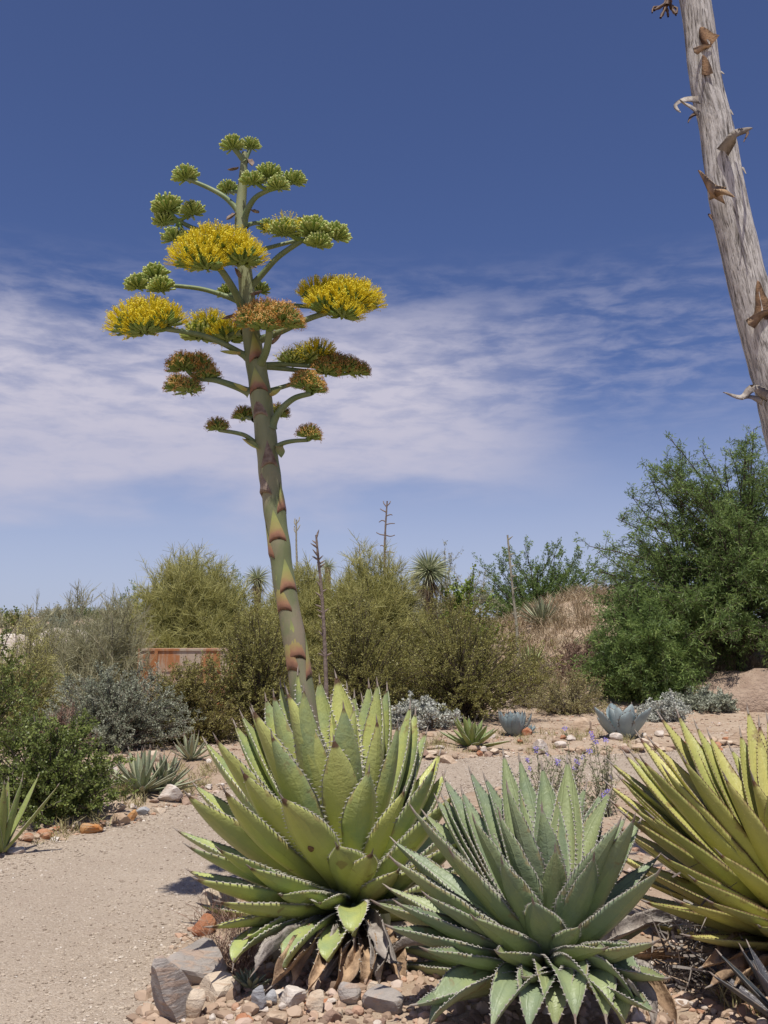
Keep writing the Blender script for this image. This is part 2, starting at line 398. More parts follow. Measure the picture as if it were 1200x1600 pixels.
# ------------------------------------------------------------------ stones
def ico(sub):
    import bmesh
    bm = bmesh.new(); bmesh.ops.create_icosphere(bm, subdivisions=sub, radius=1.0)
    V = np.array([v.co[:] for v in bm.verts]); Fc = np.array([[v.index for v in f.verts] for f in bm.faces]); bm.free()
    return V, Fc
ICO1, ICO2, ICO3 = ico(1), ico(2), ico(3)
def pebbles(name, P, size, mat, label, cat, flat=0.6, seed=1):
    rg = np.random.default_rng(seed); n = len(P); V0, F0 = ICO1
    sc3 = size[:, None] * np.stack([rg.uniform(.7, 1.3, n), rg.uniform(.7, 1.3, n), rg.uniform(.4, .8, n) * flat / .6], -1)
    jit = 1 + rg.uniform(-.22, .22, (n, 12, 1))
    th = rg.uniform(0, 6.28, n); c, s_ = np.cos(th), np.sin(th)
    W = V0[None] * jit * sc3[:, None]
    X = W[..., 0] * c[:, None] - W[..., 1] * s_[:, None]; Y = W[..., 0] * s_[:, None] + W[..., 1] * c[:, None]
    V = np.stack([X, Y, W[..., 2]], -1) + P[:, None]
    Fa = (F0[None] + 12 * np.arange(n)[:, None, None]).reshape(-1, 3)
    me = mesh_np(name, V.reshape(-1, 3), [Fa], attr=np.repeat(rg.random(n), 20), smooth_shade=False, mat=mat)
    return link(name, me, kind='stuff', label=label, category=cat)
def scatter(n, cond, xr, yr, seed, bias=1.0):
    rg = np.random.default_rng(seed)
    x = rg.uniform(*xr, n); y = yr[0] + (yr[1] - yr[0]) * rg.random(n) ** bias
    x = x * np.where(True, 1, 1)
    ok = cond(x, y) & (np.abs(x) < 0.45 * y + 0.5); return x[ok], y[ok]
x, y = scatter(110000, lambda x, y: path_sd(x, y) < 0.1, (-6, 6), (2.5, 13.5), 3, 1.3)
rg = np.random.default_rng(5); sd = path_sd(x, y)
sz = 0.0032 + 0.0045 * rg.random(len(x)) ** 3 + 0.007 * (rg.random(len(x)) > 0.985) + 0.004 * smooth(-0.6, 0.0, sd) * rg.random(len(x)) + 0.0004 * y
keep = (rg.random(len(x)) < 0.32 + 0.75 * smooth(-0.9, -0.1, sd) + 0.3 * smooth(6, 9, y))
x, y, sz = x[keep], y[keep], sz[keep]
pebbles('loose_gravel', np.stack([x, y, surf(x, y) + sz * 0.1], -1), sz, M['pebble'], 'fine pale gravel strewn over the trodden path', 'gravel', seed=6)
x, y = scatter(26000, lambda x, y: (path_sd(x, y) > -0.05), (-8, 9), (2.6, 22), 9, 1.2)
rg = np.random.default_rng(15); sd = path_sd(x, y)
sz = 0.008 + 0.02 * rg.random(len(x)) ** 3 + 0.022 * (rg.random(len(x)) > 0.97) + 0.014 * np.exp(-(sd / 0.25) ** 2) * rg.random(len(x))
pebbles('loose_rubble', np.stack([x, y, surf(x, y) + sz * 0.15], -1), sz, M['rubble'], 'small broken stones scattered over the planted soil', 'rubble', seed=16)

fx_, fy_ = np.random.default_rng(18).uniform((-1.6, 3.3), (2.4, 4.6), (5200, 2)).T
ok = (path_sd(fx_, fy_) > -.05); fx_, fy_ = fx_[ok], fy_[ok]; rg = np.random.default_rng(19); sz = .006 + .03 * rg.random(len(fx_)) ** 3.2
BED = (np.stack([fx_, fy_, surf(fx_, fy_) + sz * .2], -1), sz)

def mat_rock(name, a, b_, c, scale=6):
    m, N, L, b, out = mat_new(name); o = N.new('ShaderNodeTexCoord').outputs['Object']
    inf = N.new('ShaderNodeObjectInfo')
    off = N.new('ShaderNodeVectorMath'); off.operation = 'ADD'; L.new(o, off.inputs[0])
    cx = N.new('ShaderNodeCombineXYZ'); L.new(mth(N, L, 'MULTIPLY', inf.outputs['Random'], 40), cx.inputs[0]); L.new(cx.outputs[0], off.inputs[1])
    o = off.outputs[0]
    f = noise(N, L, o, scale, 6, 0.6); g = noise(N, L, o, scale * 7, 6, 0.7); w = noise(N, L, mapping(N, L, o, (1, 1, 5)), scale * 1.5, 5, 0.6, 0.6)
    cc = mixc(N, L, sstep(N, L, f, 0.36, 0.62), a, b_)
    cc = mixc(N, L, mth(N, L, 'MULTIPLY', sstep(N, L, w, 0.5, 0.62), 0.7), cc, c)
    cc = mixc(N, L, mth(N, L, 'MULTIPLY', sstep(N, L, g, 0.58, 0.7), 0.5), cc, tuple(x * 0.5 for x in a))
    L.new(cc, b.inputs['Base Color']); b.inputs['Roughness'].default_value = 0.9; b.inputs['Specular IOR Level'].default_value = 0.2
    bump(N, L, b, mth(N, L, 'ADD', w, g), 0.7, 0.015); return m
ROCK = {
    'grey': mat_rock('rock_grey', (0.27, 0.245, 0.225), (0.36, 0.32, 0.29), (0.40, 0.29, 0.22)),
    'cream': mat_rock('rock_cream', (0.50, 0.40, 0.30), (0.57, 0.48, 0.38), (0.42, 0.30, 0.21)),
    'tan': mat_rock('rock_tan', (0.41, 0.30, 0.21), (0.49, 0.38, 0.28), (0.33, 0.23, 0.16)),
    'red': mat_rock('rock_red', (0.33, 0.13, 0.065), (0.42, 0.21, 0.12), (0.40, 0.30, 0.22)),
    'orange': mat_rock('rock_orange', (0.50, 0.20, 0.06), (0.48, 0.26, 0.11), (0.40, 0.30, 0.2)),
    'white': mat_rock('rock_white', (0.60, 0.54, 0.48), (0.52, 0.45, 0.39), (0.40, 0.31, 0.25)),
    'blue': mat_rock('rock_bluegrey', (0.30, 0.31, 0.33), (0.38, 0.38, 0.39), (0.25, 0.24, 0.24)),
    'brown': mat_rock('rock_brown', (0.30, 0.20, 0.15), (0.36, 0.26, 0.2), (0.24, 0.16, 0.12)),
}
def rock_geo(seed, cuts=11, base=ICO3, rough=0.06, lo=.55, hi=.85):
    rg = np.random.default_rng(seed); V, Fc = base; V = V.copy()
    for k in range(cuts):
        n = nrm(rg.normal(size=3)); d = rg.uniform(lo, hi); s_ = V @ n
        over = s_ > d; V[over] -= (s_[over] - d)[:, None] * n
    V += rough * 0.5 * np.stack([fbm(V[:, 1] * 2 + 7, V[:, 2] * 2 + V[:, 0] * 1.5, seed + k, 3) for k in range(3)], -1)
    return V / np.abs(V).max(0), Fc
def chips(name, P, size, mat, label, cat, seed):
    rg = np.random.default_rng(seed); kinds = [rock_geo(900 + q, 9, ICO2, .1)[0] for q in range(14)]; F0 = ICO2[1]; nv = len(ICO2[0]); n = len(P)
    W = np.stack(kinds)[rg.integers(0, 14, n)] * (size[:, None] * np.stack([rg.uniform(.7, 1.4, n), rg.uniform(.7, 1.2, n), rg.uniform(.45, .9, n)], -1))[:, None]
    th = rg.uniform(0, 6.28, n)[:, None]; tl = rg.uniform(-.5, .5, n)[:, None]
    X = W[..., 0] * np.cos(tl) - W[..., 2] * np.sin(tl); Zz = W[..., 0] * np.sin(tl) + W[..., 2] * np.cos(tl); Y = W[..., 1]
    V = np.stack([X * np.cos(th) - Y * np.sin(th), X * np.sin(th) + Y * np.cos(th), Zz], -1) + P[:, None]
    Fa = (F0[None] + nv * np.arange(n)[:, None, None]).reshape(-1, 3)
    link(name, mesh_np(name, V.reshape(-1, 3), [Fa], attr=np.repeat(rg.random(n), len(F0)), smooth_shade=False, mat=mat), kind='stuff', label=label, category=cat)
chips('bed_rubble', BED[0], BED[1], M['rubble'], 'broken stone chips covering the bed around the foreground agaves', 'rubble', 20)
def rock(px, py, w, h, colr, label, seed, depth=0.8, rot=0.0, tilt=0.0, group=None, name='rock', sink=0.18, Y=None, cuts=11, lo=.5, hi=.85):
    """px: centre column, py: foot row, w,h: size in photo pixels"""
    g = G(px, py); s_ = g[1] / F
    V, Fc = rock_geo(seed, cuts, lo=lo, hi=hi)
    V = V * np.array([w * s_ / 2, w * s_ / 2 * depth, h * s_ / 2 * (1 + sink) * 1.05])
    R = np.array(Matrix.Rotation(rot, 3, 'Z') @ Matrix.Rotation(tilt, 3, 'Y')); V = V @ R.T
    dn = V[:, 2].min()
    V[:, 2] -= dn + (V[:, 2].max() - dn) * sink
    gy = g[1] + w * s_ / 2 * depth * 0.7
    o = link(name, mesh_np('rock', V, [Fc], mat=ROCK[colr], smooth_shade=False), loc=(g[0], gy, float(H(np.array([g[0]]), np.array([gy]))[0])))
    o['label'] = label; o['category'] = 'rock'
    if group: o['group'] = group
    return o
rock(262, 1606, 78, 105, 'grey', 'tall tilted grey slab rock standing on end at the path edge', 151, 0.7, 0.35, -0.3, sink=.15, cuts=9, lo=.3, hi=.6)
rock(306, 1538, 112, 62, 'grey', 'long grey boulder with a pinkish top lying along the path edge', 102, 0.8, 0.3, 0.14, cuts=10, lo=.45, hi=.75)
rock(338, 1566, 66, 40, 'cream', 'squarish cream rock tucked against the long grey boulder', 103, 0.8, 0.2, 0.0, cuts=7)
rock(306, 1592, 34, 44, 'cream', 'narrow cream rock wedged beside the tilted grey slab', 104, 0.7, 0.5, 0.2)
rock(318, 1462, 40, 34, 'red', 'rusty red rock under the lowest leaf of the flowering agave', 105, 0.7, 0.1, 0.1)
rock(345, 1432, 70, 36, 'cream', 'smooth cream rock half under the flowering agave beside the path', 106, 0.9, -.2)
rock(372, 1402, 60, 26, 'white', 'flat whitish rock behind the leaves of the flowering agave', 107, 0.9, .1)
rock(404, 1584, 26, 38, 'blue', 'upright blue-grey stone in front of the flowering agave', 108, 0.6, .2, .1)
rock(424, 1572, 20, 22, 'blue', 'little dark grey stone next to the upright blue-grey one', 109, 0.8, .2)
rock(456, 1580, 42, 28, 'white', 'pale grey blocky stone beneath the withered agave leaves', 110, 0.8, -.1)
rock(492, 1586, 40, 34, 'cream', 'rounded cream stone beneath the withered agave leaves', 111, 0.8, .6, .2)
rock(546, 1572, 36, 34, 'grey', 'mottled grey stone in the shade of drooping dead leaves', 112, 0.7, .2, -.3)
rock(600, 1592, 66, 40, 'grey', 'flat mottled grey stone between the two foreground agaves', 113, 0.7, -.1, .1)
rock(428, 1606, 38, 22, 'tan', 'flat pinkish tan stone in front of the blue-grey stones', 114, 0.7, .1)
rock(584, 1566, 22, 26, 'cream', 'small pale stone leaning under a curled dead leaf', 115, 0.8, .4)
rock(518, 1604, 30, 20, 'brown', 'small brown stone at the front of the stony bed', 116)
rock(380, 1604, 26, 16, 'red', 'small reddish stone at the front of the stony bed', 117)
rock(196, 1592, 26, 16, 'cream', 'pale stone with a yellow stain lying loose on the path', 118)
rock(262, 1254, 40, 24, 'white', 'white flat-topped block at the far edge of the path', 121, 0.9, .1, 0, cuts=8)
rock(292, 1262, 36, 17, 'brown', 'low reddish brown rock beside the white flat-topped block', 122, .8, .2)
rock(206, 1284, 15, 19, 'orange', 'bright orange upright rock at the far edge of the path', 123, .6, .2, .3)
rock(221, 1276, 24, 13, 'blue', 'blue-grey stone right beside the bright orange rock', 124, .8)
rock(246, 1276, 22, 11, 'cream', 'cream stone between blue-grey stone and white block', 125, .8)
rock(184, 1292, 34, 18, 'tan', 'tan stone with ochre stains beside the orange rock', 126, .8, .4)
rock(178, 1270, 32, 14, 'tan', 'tan rock behind the ochre-stained stone at the bed edge', 127, .8, .4)
rock(140, 1308, 34, 16, 'orange', 'flat orange-tan stone in front of the dark green shrub', 128, .8, .1)
rock(68, 1312, 30, 14, 'red', 'long rust-red rock at the foot of the dark green shrub', 129, .6, -.2)
rock(42, 1316, 18, 14, 'red', 'small rust-red rock at the foot of the dark green shrub', 130, .7, .3)
rock(24, 1338, 34, 12, 'white', 'flat pale slate on the path edge below the spiky leaves', 131, .7, .1)
rock(4, 1310, 26, 26, 'brown', 'pinkish brown slab propped among spiky leaves at the path edge', 132, .4, .2, .6)
rock(95, 1322, 26, 10, 'tan', 'low tan stone in the gravel at the path edge', 133)
rock(240, 1190, 26, 16, 'cream', 'pale rock behind the grey clump of agave', 134)
rock(172, 1222, 24, 26, 'white', 'white rock between dark green shrub and grey agave clump', 135)
rock(908, 1143, 40, 24, 'tan', 'rounded tan boulder between the two blue agaves', 141, .9)
rock(825, 1150, 18, 13, 'red', 'salmon rock right beside the small blue artichoke agave', 142, .9)
rock(845, 1178, 30, 18, 'white', 'pale angular rock on the far bank behind violet flowers', 143, .8, .4, .3)
rock(700, 1198, 34, 20, 'tan', 'broad tan rock at far path edge below the green agave', 144, .9)
rock(742, 1176, 26, 9, 'tan', 'flat tan stone right in front of the green spiky agave', 145, .8)
rock(655, 1186, 30, 14, 'brown', 'flat brownish rock at the far path edge under silver shrub', 146, .8)
rock(1160, 1168, 44, 22, 'tan', 'wide tan rock behind the yellow agave leaves', 147, .8)
rock(1105, 1176, 30, 16, 'cream', 'cream rock behind the yellow agave leaf tips', 148, .8)
rock(1000, 1176, 26, 13, 'tan', 'tan stone in front of the large pale blue agave', 149, .8)
rg = np.random.default_rng(77)
far_words = ['tan', 'cream', 'dark brown', 'tan', 'rust-red', 'whitish']
far_cols = ['tan', 'cream', 'brown', 'tan', 'red', 'white']
for k in range(84):          # smaller look-alikes on the far bank
    fx = rg.uniform(620, 1190); fy = rg.uniform(1148, 1188)
    rock(fx, fy, rg.uniform(9, 22), rg.uniform(5, 11), far_cols[k % 6], f'small {far_words[k % 6]} stone on the bank beyond the path', 200 + k, .9, rg.uniform(0, 3), group='small stones on the far bank')
for k in range(22):
    fx = rg.uniform(20, 330); fy = 1330 - (fx / 330) * 90 + rg.uniform(-12, 6)
    rock(fx, fy, rg.uniform(8, 18), rg.uniform(5, 9), far_cols[k % 6], f'small {far_words[k % 6]} stone along the shrub side of the path', 260 + k, .9, rg.uniform(0, 3), group='small stones along the shrub side of the path')
for k in range(34):
    fx = rg.uniform(330, 640); fy = rg.uniform(1556, 1610)
    rock(fx, fy, rg.uniform(9, 22), rg.uniform(6, 14), far_cols[k % 6], f'small {far_words[k % 6]} stone in the bed before the flowering agave', 300 + k, .9, rg.uniform(0, 3), group='small stones before the flowering agave')
for k in range(12):
    fx = rg.uniform(1070, 1195); fy = rg.uniform(1530, 1600)
    rock(fx, fy, rg.uniform(8, 16), rg.uniform(5, 9), far_cols[k % 6], f'small {far_words[k % 6]} stone between grey-green and yellow agave', 340 + k, .9, rg.uniform(0, 3), group='small stones between the agaves')

# ------------------------------------------------------------------ agaves
PROF = {
    4: ([0, .3, .58, .75, .88, .95, 1], [.5, .82, 1, .9, .5, .18, .03]),
    1: ([0, .12, .3, .55, .72, .86, .94, .98, 1], [.72, .62, .80, 1, .88, .52, .24, .10, .03]),
    2: ([0, .15, .4, .6, .8, .92, .97, 1], [.80, .78, 1, .90, .56, .24, .10, .025]),
    3: ([0, .2, .45, .7, .88, .96, 1], [.85, .82, 1, .78, .38, .13, .02]),
}
def leaf_geo(P0, P1, P2, W, refup, prof=1, thick=0.26, chan=0.35, rings=20, wave=0.0, twist=0.0, seed=0, P3=None):
    t = np.linspace(0, 1, rings)
    t = 1 - (1 - t) ** 1.25
    if P3 is None:
        C = ((1 - t) ** 2)[:, None] * P0 + (2 * t * (1 - t))[:, None] * P1 + (t * t)[:, None] * P2
    else:
        C = ((1 - t) ** 3)[:, None] * P0 + (3 * t * (1 - t) ** 2)[:, None] * P1 + (3 * t * t * (1 - t))[:, None] * P2 + (t ** 3)[:, None] * P3
    T = nrm(np.gradient(C, axis=0))
    Nn = nrm(refup - (T @ refup)[:, None] * T)
    S = np.cross(T, Nn)
    if twist:
        a = twist * t; c, s_ = np.cos(a)[:, None], np.sin(a)[:, None]; Nn, S = Nn * c + S * s_, S * c - Nn * s_
    w = np.interp(t, *PROF[prof]) * W / 2
    th = thick * W * (1 - t) ** 0.55 + 0.003
    th = np.minimum(th, w * 0.9 + 0.002)
    ch = chan * (0.6 + 0.8 * np.interp(t, [0, .3, .8, 1], [.3, .8, 1, .8]))
    s = np.array([-1, -.86, -.6, -.25, .25, .6, .86, 1]); sl = s[1:-1][::-1]
    sa = np.concatenate([s, sl]); up = np.concatenate([np.ones(8, bool), np.zeros(6, bool)])
    off = ch[:, None] * w[:, None] * (np.abs(sa) ** 1.7)[None] - np.where(up, 0, 1)[None] * th[:, None] * ((1 - np.abs(sa) ** 2.2) ** .7)[None]
    if wave:
        off = off + wave * W * np.sin(t * 26 + seed)[:, None] * (np.sign(sa) * np.abs(sa) ** 4)[None] * (1 - t)[:, None] ** .3
    V = C[:, None] + (sa[None] * w[:, None])[..., None] * S[:, None] + off[..., None] * Nn[:, None]
    n = 14; i = np.arange(rings - 1)[:, None] * n; j = np.arange(n)[None]; k = (j + 1) % n
    Fq = np.stack([i + j, i + k, i + n + k, i + n + j], -1).reshape(-1, 4)
    Fq = Fq[:, ::-1]
    uv = np.stack([np.broadcast_to((sa + 1) / 2, (rings, n)), np.broadcast_to(t[:, None], (rings, n))], -1).reshape(-1, 2)
    edges = (C + w[:, None] * S + (ch * w)[:, None] * Nn, C - w[:, None] * S + (ch * w)[:, None] * Nn)
    return V.reshape(-1, 3), Fq, uv, C, T, S, Nn, edges, t
def teeth_geo(edges, T, S, Nn, t, size, spacing, rg, t0=0.06, t1=0.93):
    mb = MB()
    for e, sg in ((edges[0], 1), (edges[1], -1)):
        ln = np.concatenate([[0], np.cumsum(np.linalg.norm(np.diff(e, axis=0), axis=1))])
        tot = ln[-1]; d = spacing * 0.5 + tot * t0
        while d < tot * t1:
            f = lambda A: np.array([np.interp(d, ln, A[:, k]) for k in range(3)])
            p = f(e); tt = nrm(f(T)); ss = nrm(f(S)) * sg; nn = nrm(f(Nn))
            q = size * rg.uniform(.7, 1.25) * (0.6 + 0.4 * math.sin(math.pi * min(1, d / tot + .2)))
            hk = rg.uniform(-.55, .25)
            bw = size * 0.34
            a = p - tt * bw - ss * 0.004; b = p + tt * bw - ss * 0.004; c = p + nn * bw * .6 - ss * 0.003; e2 = p - nn * bw * .6 - ss * 0.003
            apex = p + ss * q + tt * q * hk + nn * q * 0.15
            mb.add([a, c, b, e2, apex], [[0, 1, 4], [1, 2, 4], [2, 3, 4], [3, 0, 4]])
            d += spacing * rg.uniform(.75, 1.3)
    return mb
def add_leaf(root, P0, P1, P2, W, refup, prof, mat, spmat, thick=.26, chan=.35, rings=20, wave=0., twist=0., tooth=.014, spacing=.026, tip=.035, rg=None, seed=0, P3=None, name='leaf', label=None, tooth_range=(.06, .93)):
    V, Fq, uv, C, T, S, Nn, edges, t = leaf_geo(P0, P1, P2, W, refup, prof, thick, chan, rings, wave, twist, seed, P3)
    o = link(name, mesh_np(name, V, [Fq, np.arange(13, -1, -1)[None][:, :3] * 0 + np.array([[0, 1, 2]])], uv, mat=mat), root)
    if label: o['label'] = label
    if tooth:
        mb = teeth_geo(edges, T, S, Nn, t, tooth, spacing, rg, *tooth_range)
        if mb.n: link('marginal_teeth', mb.mesh('marginal_teeth', spmat, False), o, kind='stuff')
    if tip:
        p = C[-1]; d = T[-1]
        P = np.array([p - d * tip * .6, p, p + d * tip * .5, p + d * tip]); P[2:] += Nn[-1] * tip * 0.04
        Vt, Ft, uvt = tube_geo(P, [.0035 + W * .012, .003 + W * .012, .0022 + W * .005, .0004], 5)
        link('tip_spine', mesh_np('tip_spine', Vt, [Ft], uvt, mat=M['spine_tip']), o)
    return o
def solve_tip(px, py, B, L_, sign):
    r = ray(px, py); r = r / np.linalg.norm(r); m = CAM - B
    b = m @ r; c = m @ m - L_ * L_; disc = b * b - c
    s_ = -b + (sign * math.sqrt(disc) if disc > 0 else 0)
    return CAM + s_ * r

def big_agave(name, label, foot, axis, core_h, core_r, zoom, leaves, prof, W0, mat, spmat, Ldef, rg, bow=.08, chan=.35, thick=.26, tooth=.014, spacing=.026, wave=0., tip=.035, deadmat=None, group=None):
    root = thing(name, label, 'agave', foot, group)
    axis = nrm(np.array(axis)); foot = np.array(foot)
    x0, y0, sc_ = zoom
    # fleshy heart of the plant
    cp = np.array([axis * core_h * k for k in (-.25, .1, .5, .9, 1.15)]); Vc, Fc, uc = tube_geo(cp, np.array([.8, 1.05, .9, .5, .15]) * core_r, 12)
    link('heart', mesh_np('heart', Vc, [Fc], uc, mat=mat), root)
    for k, lf in enumerate(leaves):
        zx, zy, sign = lf[:3]; o = lf[3] if len(lf) > 3 else {}
        px, py = x0 + zx * sc_, y0 + zy * sc_
        B = foot + axis * core_h * .6
        Ld = o.get('L', Ldef)
        tipw = solve_tip(px, py, B, max(Ld, 0.01), sign)
        d = tipw - B; L_ = np.linalg.norm(d)
        if 'L' not in o and L_ > Ld * 0.985:       # lateral leaf longer than the default: tilt it a little off the picture plane
            tipw = solve_tip(px, py, B, L_ * 1.07, sign); d = tipw - B; L_ = np.linalg.norm(d)
        el = math.asin(np.clip(nrm(d) @ axis, -1, 1))
        outd = nrm(d - (d @ axis) * axis)
        hgt = core_h * np.clip(.18 + .75 * (el + .5) / 2.0, .02, .95)
        P0 = foot + axis * hgt + outd * core_r * .55 * max(.15, math.cos(el))
        refup = nrm(axis - .3 * outd)
        ch = tipw - P0; mid = P0 + ch * .5; Tn = nrm(ch); Nf = nrm(refup - (refup @ Tn) * Tn)
        bw = o.get('bow', bow)
        P1 = mid - Nf * bw * L_ * 2 * .6 + np.cross(Tn, Nf) * L_ * rg.uniform(-.09, .09)
        P3 = None; P2 = tipw
        if 'via' in o:                               # bent leaf: goes over a shoulder pixel, then hangs to its tip
            vx, vy, vl = o['via']; sh = solve_tip(x0 + vx * sc_, y0 + vy * sc_, B, vl, sign)
            tp = at(px, py, sh[1] + o.get('tdy', -.05))
            P1 = P0 + (sh - P0) * .75 + Z * .03; P2 = sh + nrm(sh - P0) * .04; P3 = tp
        W = o.get('W', W0) * rg.uniform(.92, 1.08)
        dead = o.get('dead')
        if dead: W *= rg.uniform(.5, .85)
        lo = add_leaf(root, P0 - foot, P1 - foot, P2 - foot, W, refup, prof, deadmat[dead - 1] if dead else mat, spmat, o.get('thick', thick * (.25 if dead else 1)), o.get('chan', 1.25 if dead else chan), 22, o.get('wave', .14 if dead else wave), o.get('twist', rg.uniform(-1.3, 1.3) if dead else rg.uniform(-.12, .12)), tooth * (.5 if dead else 1), spacing * (2.2 if dead else 1), tip, rg, k, None if P3 is None else P3 - foot, label=o.get('label'))
        if 'scar' in o:
            tt, sz, mtl = o['scar']
            V, Fq, uv, C, T, S, Nn, ed, ts = leaf_geo(P0 - foot, P1 - foot, P2 - foot, W, refup, prof, thick, chan, 22)
            i = int(np.argmin(abs(ts - tt))); pc = C[i] - Nn[i] * (thick * W * (1 - ts[i]) ** .55 * .80 + .003)
            th_ = np.linspace(0, 2 * np.pi, 14, endpoint=False)
            mb = MB(); c0 = pc - Nn[i] * .004
            for rr, lift in ((1.0, .012), (.75, -.003), (.45, .001)):
                pass
            ring = lambda rr, lf_: pc + (np.cos(th_)[:, None] * T[i] * sz * 1.4 + np.sin(th_)[:, None] * S[i] * sz) * rr * (1 + .12 * np.sin(3 * th_))[:, None] - Nn[i] * lf_
            R3 = [ring(1.0, -.006), ring(.9, .008), ring(.55, .006), ring(.3, .003)]
            VV = np.concatenate(R3 + [[pc - Nn[i] * .004]]); FF = []
            for a in range(3):
                for b in range(14): FF.append([a * 14 + b, a * 14 + (b + 1) % 14, a * 14 + 14 + (b + 1) % 14, a * 14 + 14 + b])
            mb.add(VV, FF); me_ = mesh_np('scar', VV, [np.array([[42 + b, 42 + (b + 1) % 14, 56] for b in range(14)]), np.array(FF)], mat=mtl)
            link('scar', me_, lo)
    return root

# --- the flowering agave
A1 = G(556, 1462); A1 = np.array([A1[0], 4.85, float(H(np.array([A1[0]]), np.array([4.85]))[0])])
Z1 = (270, 1040, .3583)
br = {'label': 'yellow-green leaf with a dried brown tip'}
L1 = [
 # rear
 (710, 40, 1), (760, 95, 1), (792, 125, 1, {'L': 1.0}), (855, 80, 1), (892, 75, 1, {'L': 1.0}), (935, 95, 1), (1035, 175, 1), (1058, 205, 1, {'L': 1.0}), (1108, 285, 1),
 (825, 140, 1, {'W': .1}), (640, 60, 1), (520, 60, 1, {'W': .09}), (545, 25, 1, {'W': .10, 'L': 1.05}), (490, 95, 1, {'W': .09}), (690, 150, 1),
 (300, 215, 1), (345, 205, 1), (405, 140, 1), (270, 255, 1), (470, 80, 1, {'W': .1}),
 # middle ring
 (500, 118, -1, {'L': .98, 'W': .17}), (572, 105, -1, {'L': .98, 'W': .17}), (470, 240, 1, {'L': .9, 'W': .18}), (560, 250, 1, {'L': .85}), (660, 260, 1, {'L': .85}), (745, 180, -1, {'L': .9}), (250, 400, 1, {'L': .9}), (400, 380, 1, {'L': .8}), (920, 330, 1, {'L': .8}), (1060, 420, 1, {'L': .75}), (440, 130, -1, {'L': .95, 'W': .185}), (350, 195, -1, {'W': .18}), (608, 205, -1, {'L': .8, 'W': .165}),
 (980, 262, -1, {'L': .82, 'W': .13}), (790, 190, -1, {'L': .85, 'W': .15}), (890, 240, -1, {'L': .8, 'W': .15}),
 (433, 308, -1, {'L': .88, 'W': .185}), (703, 325, -1, {'L': .78, 'W': .195}), (140, 330, 1), (188, 318, -1),
 (305, 465, -1, {'L': .9, 'W': .19, 'label': br['label']}), (856, 458, -1, {'L': .66, 'W': .185}), (1008, 545, -1, {'L': .62, 'W': .17}), (1165, 380, 1, {'L': .9}), (1140, 440, -1, {'L': .8, 'W': .14}),
 (475, 575, -1, {'L': .85, 'W': .205, 'scar': (.60, .014, M['bark_scar']), 'label': 'broad leaf with a round brown scar'}),
 (225, 545, -1, {'L': .95, 'W': .15}), (95, 520, 1), (65, 565, -1),
 (1185, 470, 1, {'L': .85}), (1225, 560, -1, {'L': .8}), (1275, 640, 1, {'L': .9}), (1255, 760, -1, {'L': .82}), (1290, 860, 1, {'L': .9}), (1240, 960, 1, {'L': .85}), (1100, 700, -1, {'L': .62, 'W': .17}), (1120, 850, -1, {'L': .66, 'W': .16}), (1160, 1010, -1, {'L': .7, 'W': .15, 'bow': .03}), (1230, 1080, 1, {'L': .8, 'W': .15, 'bow': .03}),
 # outer ring
 (18, 718, 1, {'W': .14}), (68, 788, -1, {'W': .13}), (200, 800, -1, {'L': .92, 'W': .13}), (68, 893, 1, {'W': .14}), (100, 930, -1, {'W': .14}), (335, 880, -1, {'L': .85, 'W': .16}),
 (715, 785, -1, {'L': .62, 'W': .18, 'label': 'short broad leaf with a dried blunt tip'}), (868, 818, -1, {'L': .60, 'W': .17}), (985, 890, -1, {'L': .6, 'W': .17}),
 (200, 1030, -1, {'W': .15}), (115, 1040, 1, {'W': .14}), (470, 1000, -1, {'L': .8, 'W': .15, 'bow': .02}), (640, 1035, -1, {'L': .7, 'W': .15, 'bow': 0.}),
 (790, 1190, -1, {'via': (790, 1075, .62), 'W': .14}), (160, 1140, -1, {'W': .13, 'bow': .02}), (320, 1190, -1, {'L': .88, 'W': .14, 'bow': -.04}),
 (265, 1300, -1, {'via': (300, 1200, .9), 'W': .12}), (480, 1330, -1, {'via': (545, 1185, .8), 'W': .14}), (672, 1300, -1, {'via': (700, 1210, .72), 'W': .13}),
 # withered skirt
 (725, 1445, -1, {'via': (735, 1310, .74), 'W': .13, 'dead': 1}), (855, 1448, -1, {'via': (870, 1270, .72), 'W': .13, 'dead': 1}), (590, 1420, -1, {'via': (660, 1320, .8), 'W': .13, 'dead': 1}),
 (430, 1400, -1, {'via': (540, 1300, .85), 'W': .12, 'dead': 1}), (900, 1390, -1, {'via': (920, 1250, .7), 'W': .12, 'dead': 2}), (985, 1340, -1, {'via': (950, 1190, .7), 'W': .11, 'dead': 2}),
 (520, 1395, -1, {'via': (600, 1260, .78), 'W': .12, 'dead': 1}), (780, 1400, -1, {'via': (800, 1260, .66), 'W': .12, 'dead': 1}), (360, 1330, -1, {'via': (430, 1250, .88), 'W': .11, 'dead': 2}),
 (660, 1390, -1, {'via': (760, 1230, .62), 'W': .12, 'dead': 2}), (990, 1420, -1, {'via': (960, 1290, .66), 'W': .12, 'dead': 1}),
]
agave1 = big_agave('agave_plant', 'broad-leaved yellow-green agave bearing a tall stalk of yellow flowers', A1, (-.18, .10, 1), .40, .17, Z1, L1, 1, .18, M['agave1'], M['spine_white'], .92, np.random.default_rng(21), deadmat=(M['dead_leaf'], M['dead_grey']), bow=.085, wave=.006, tooth=.018, spacing=.028)

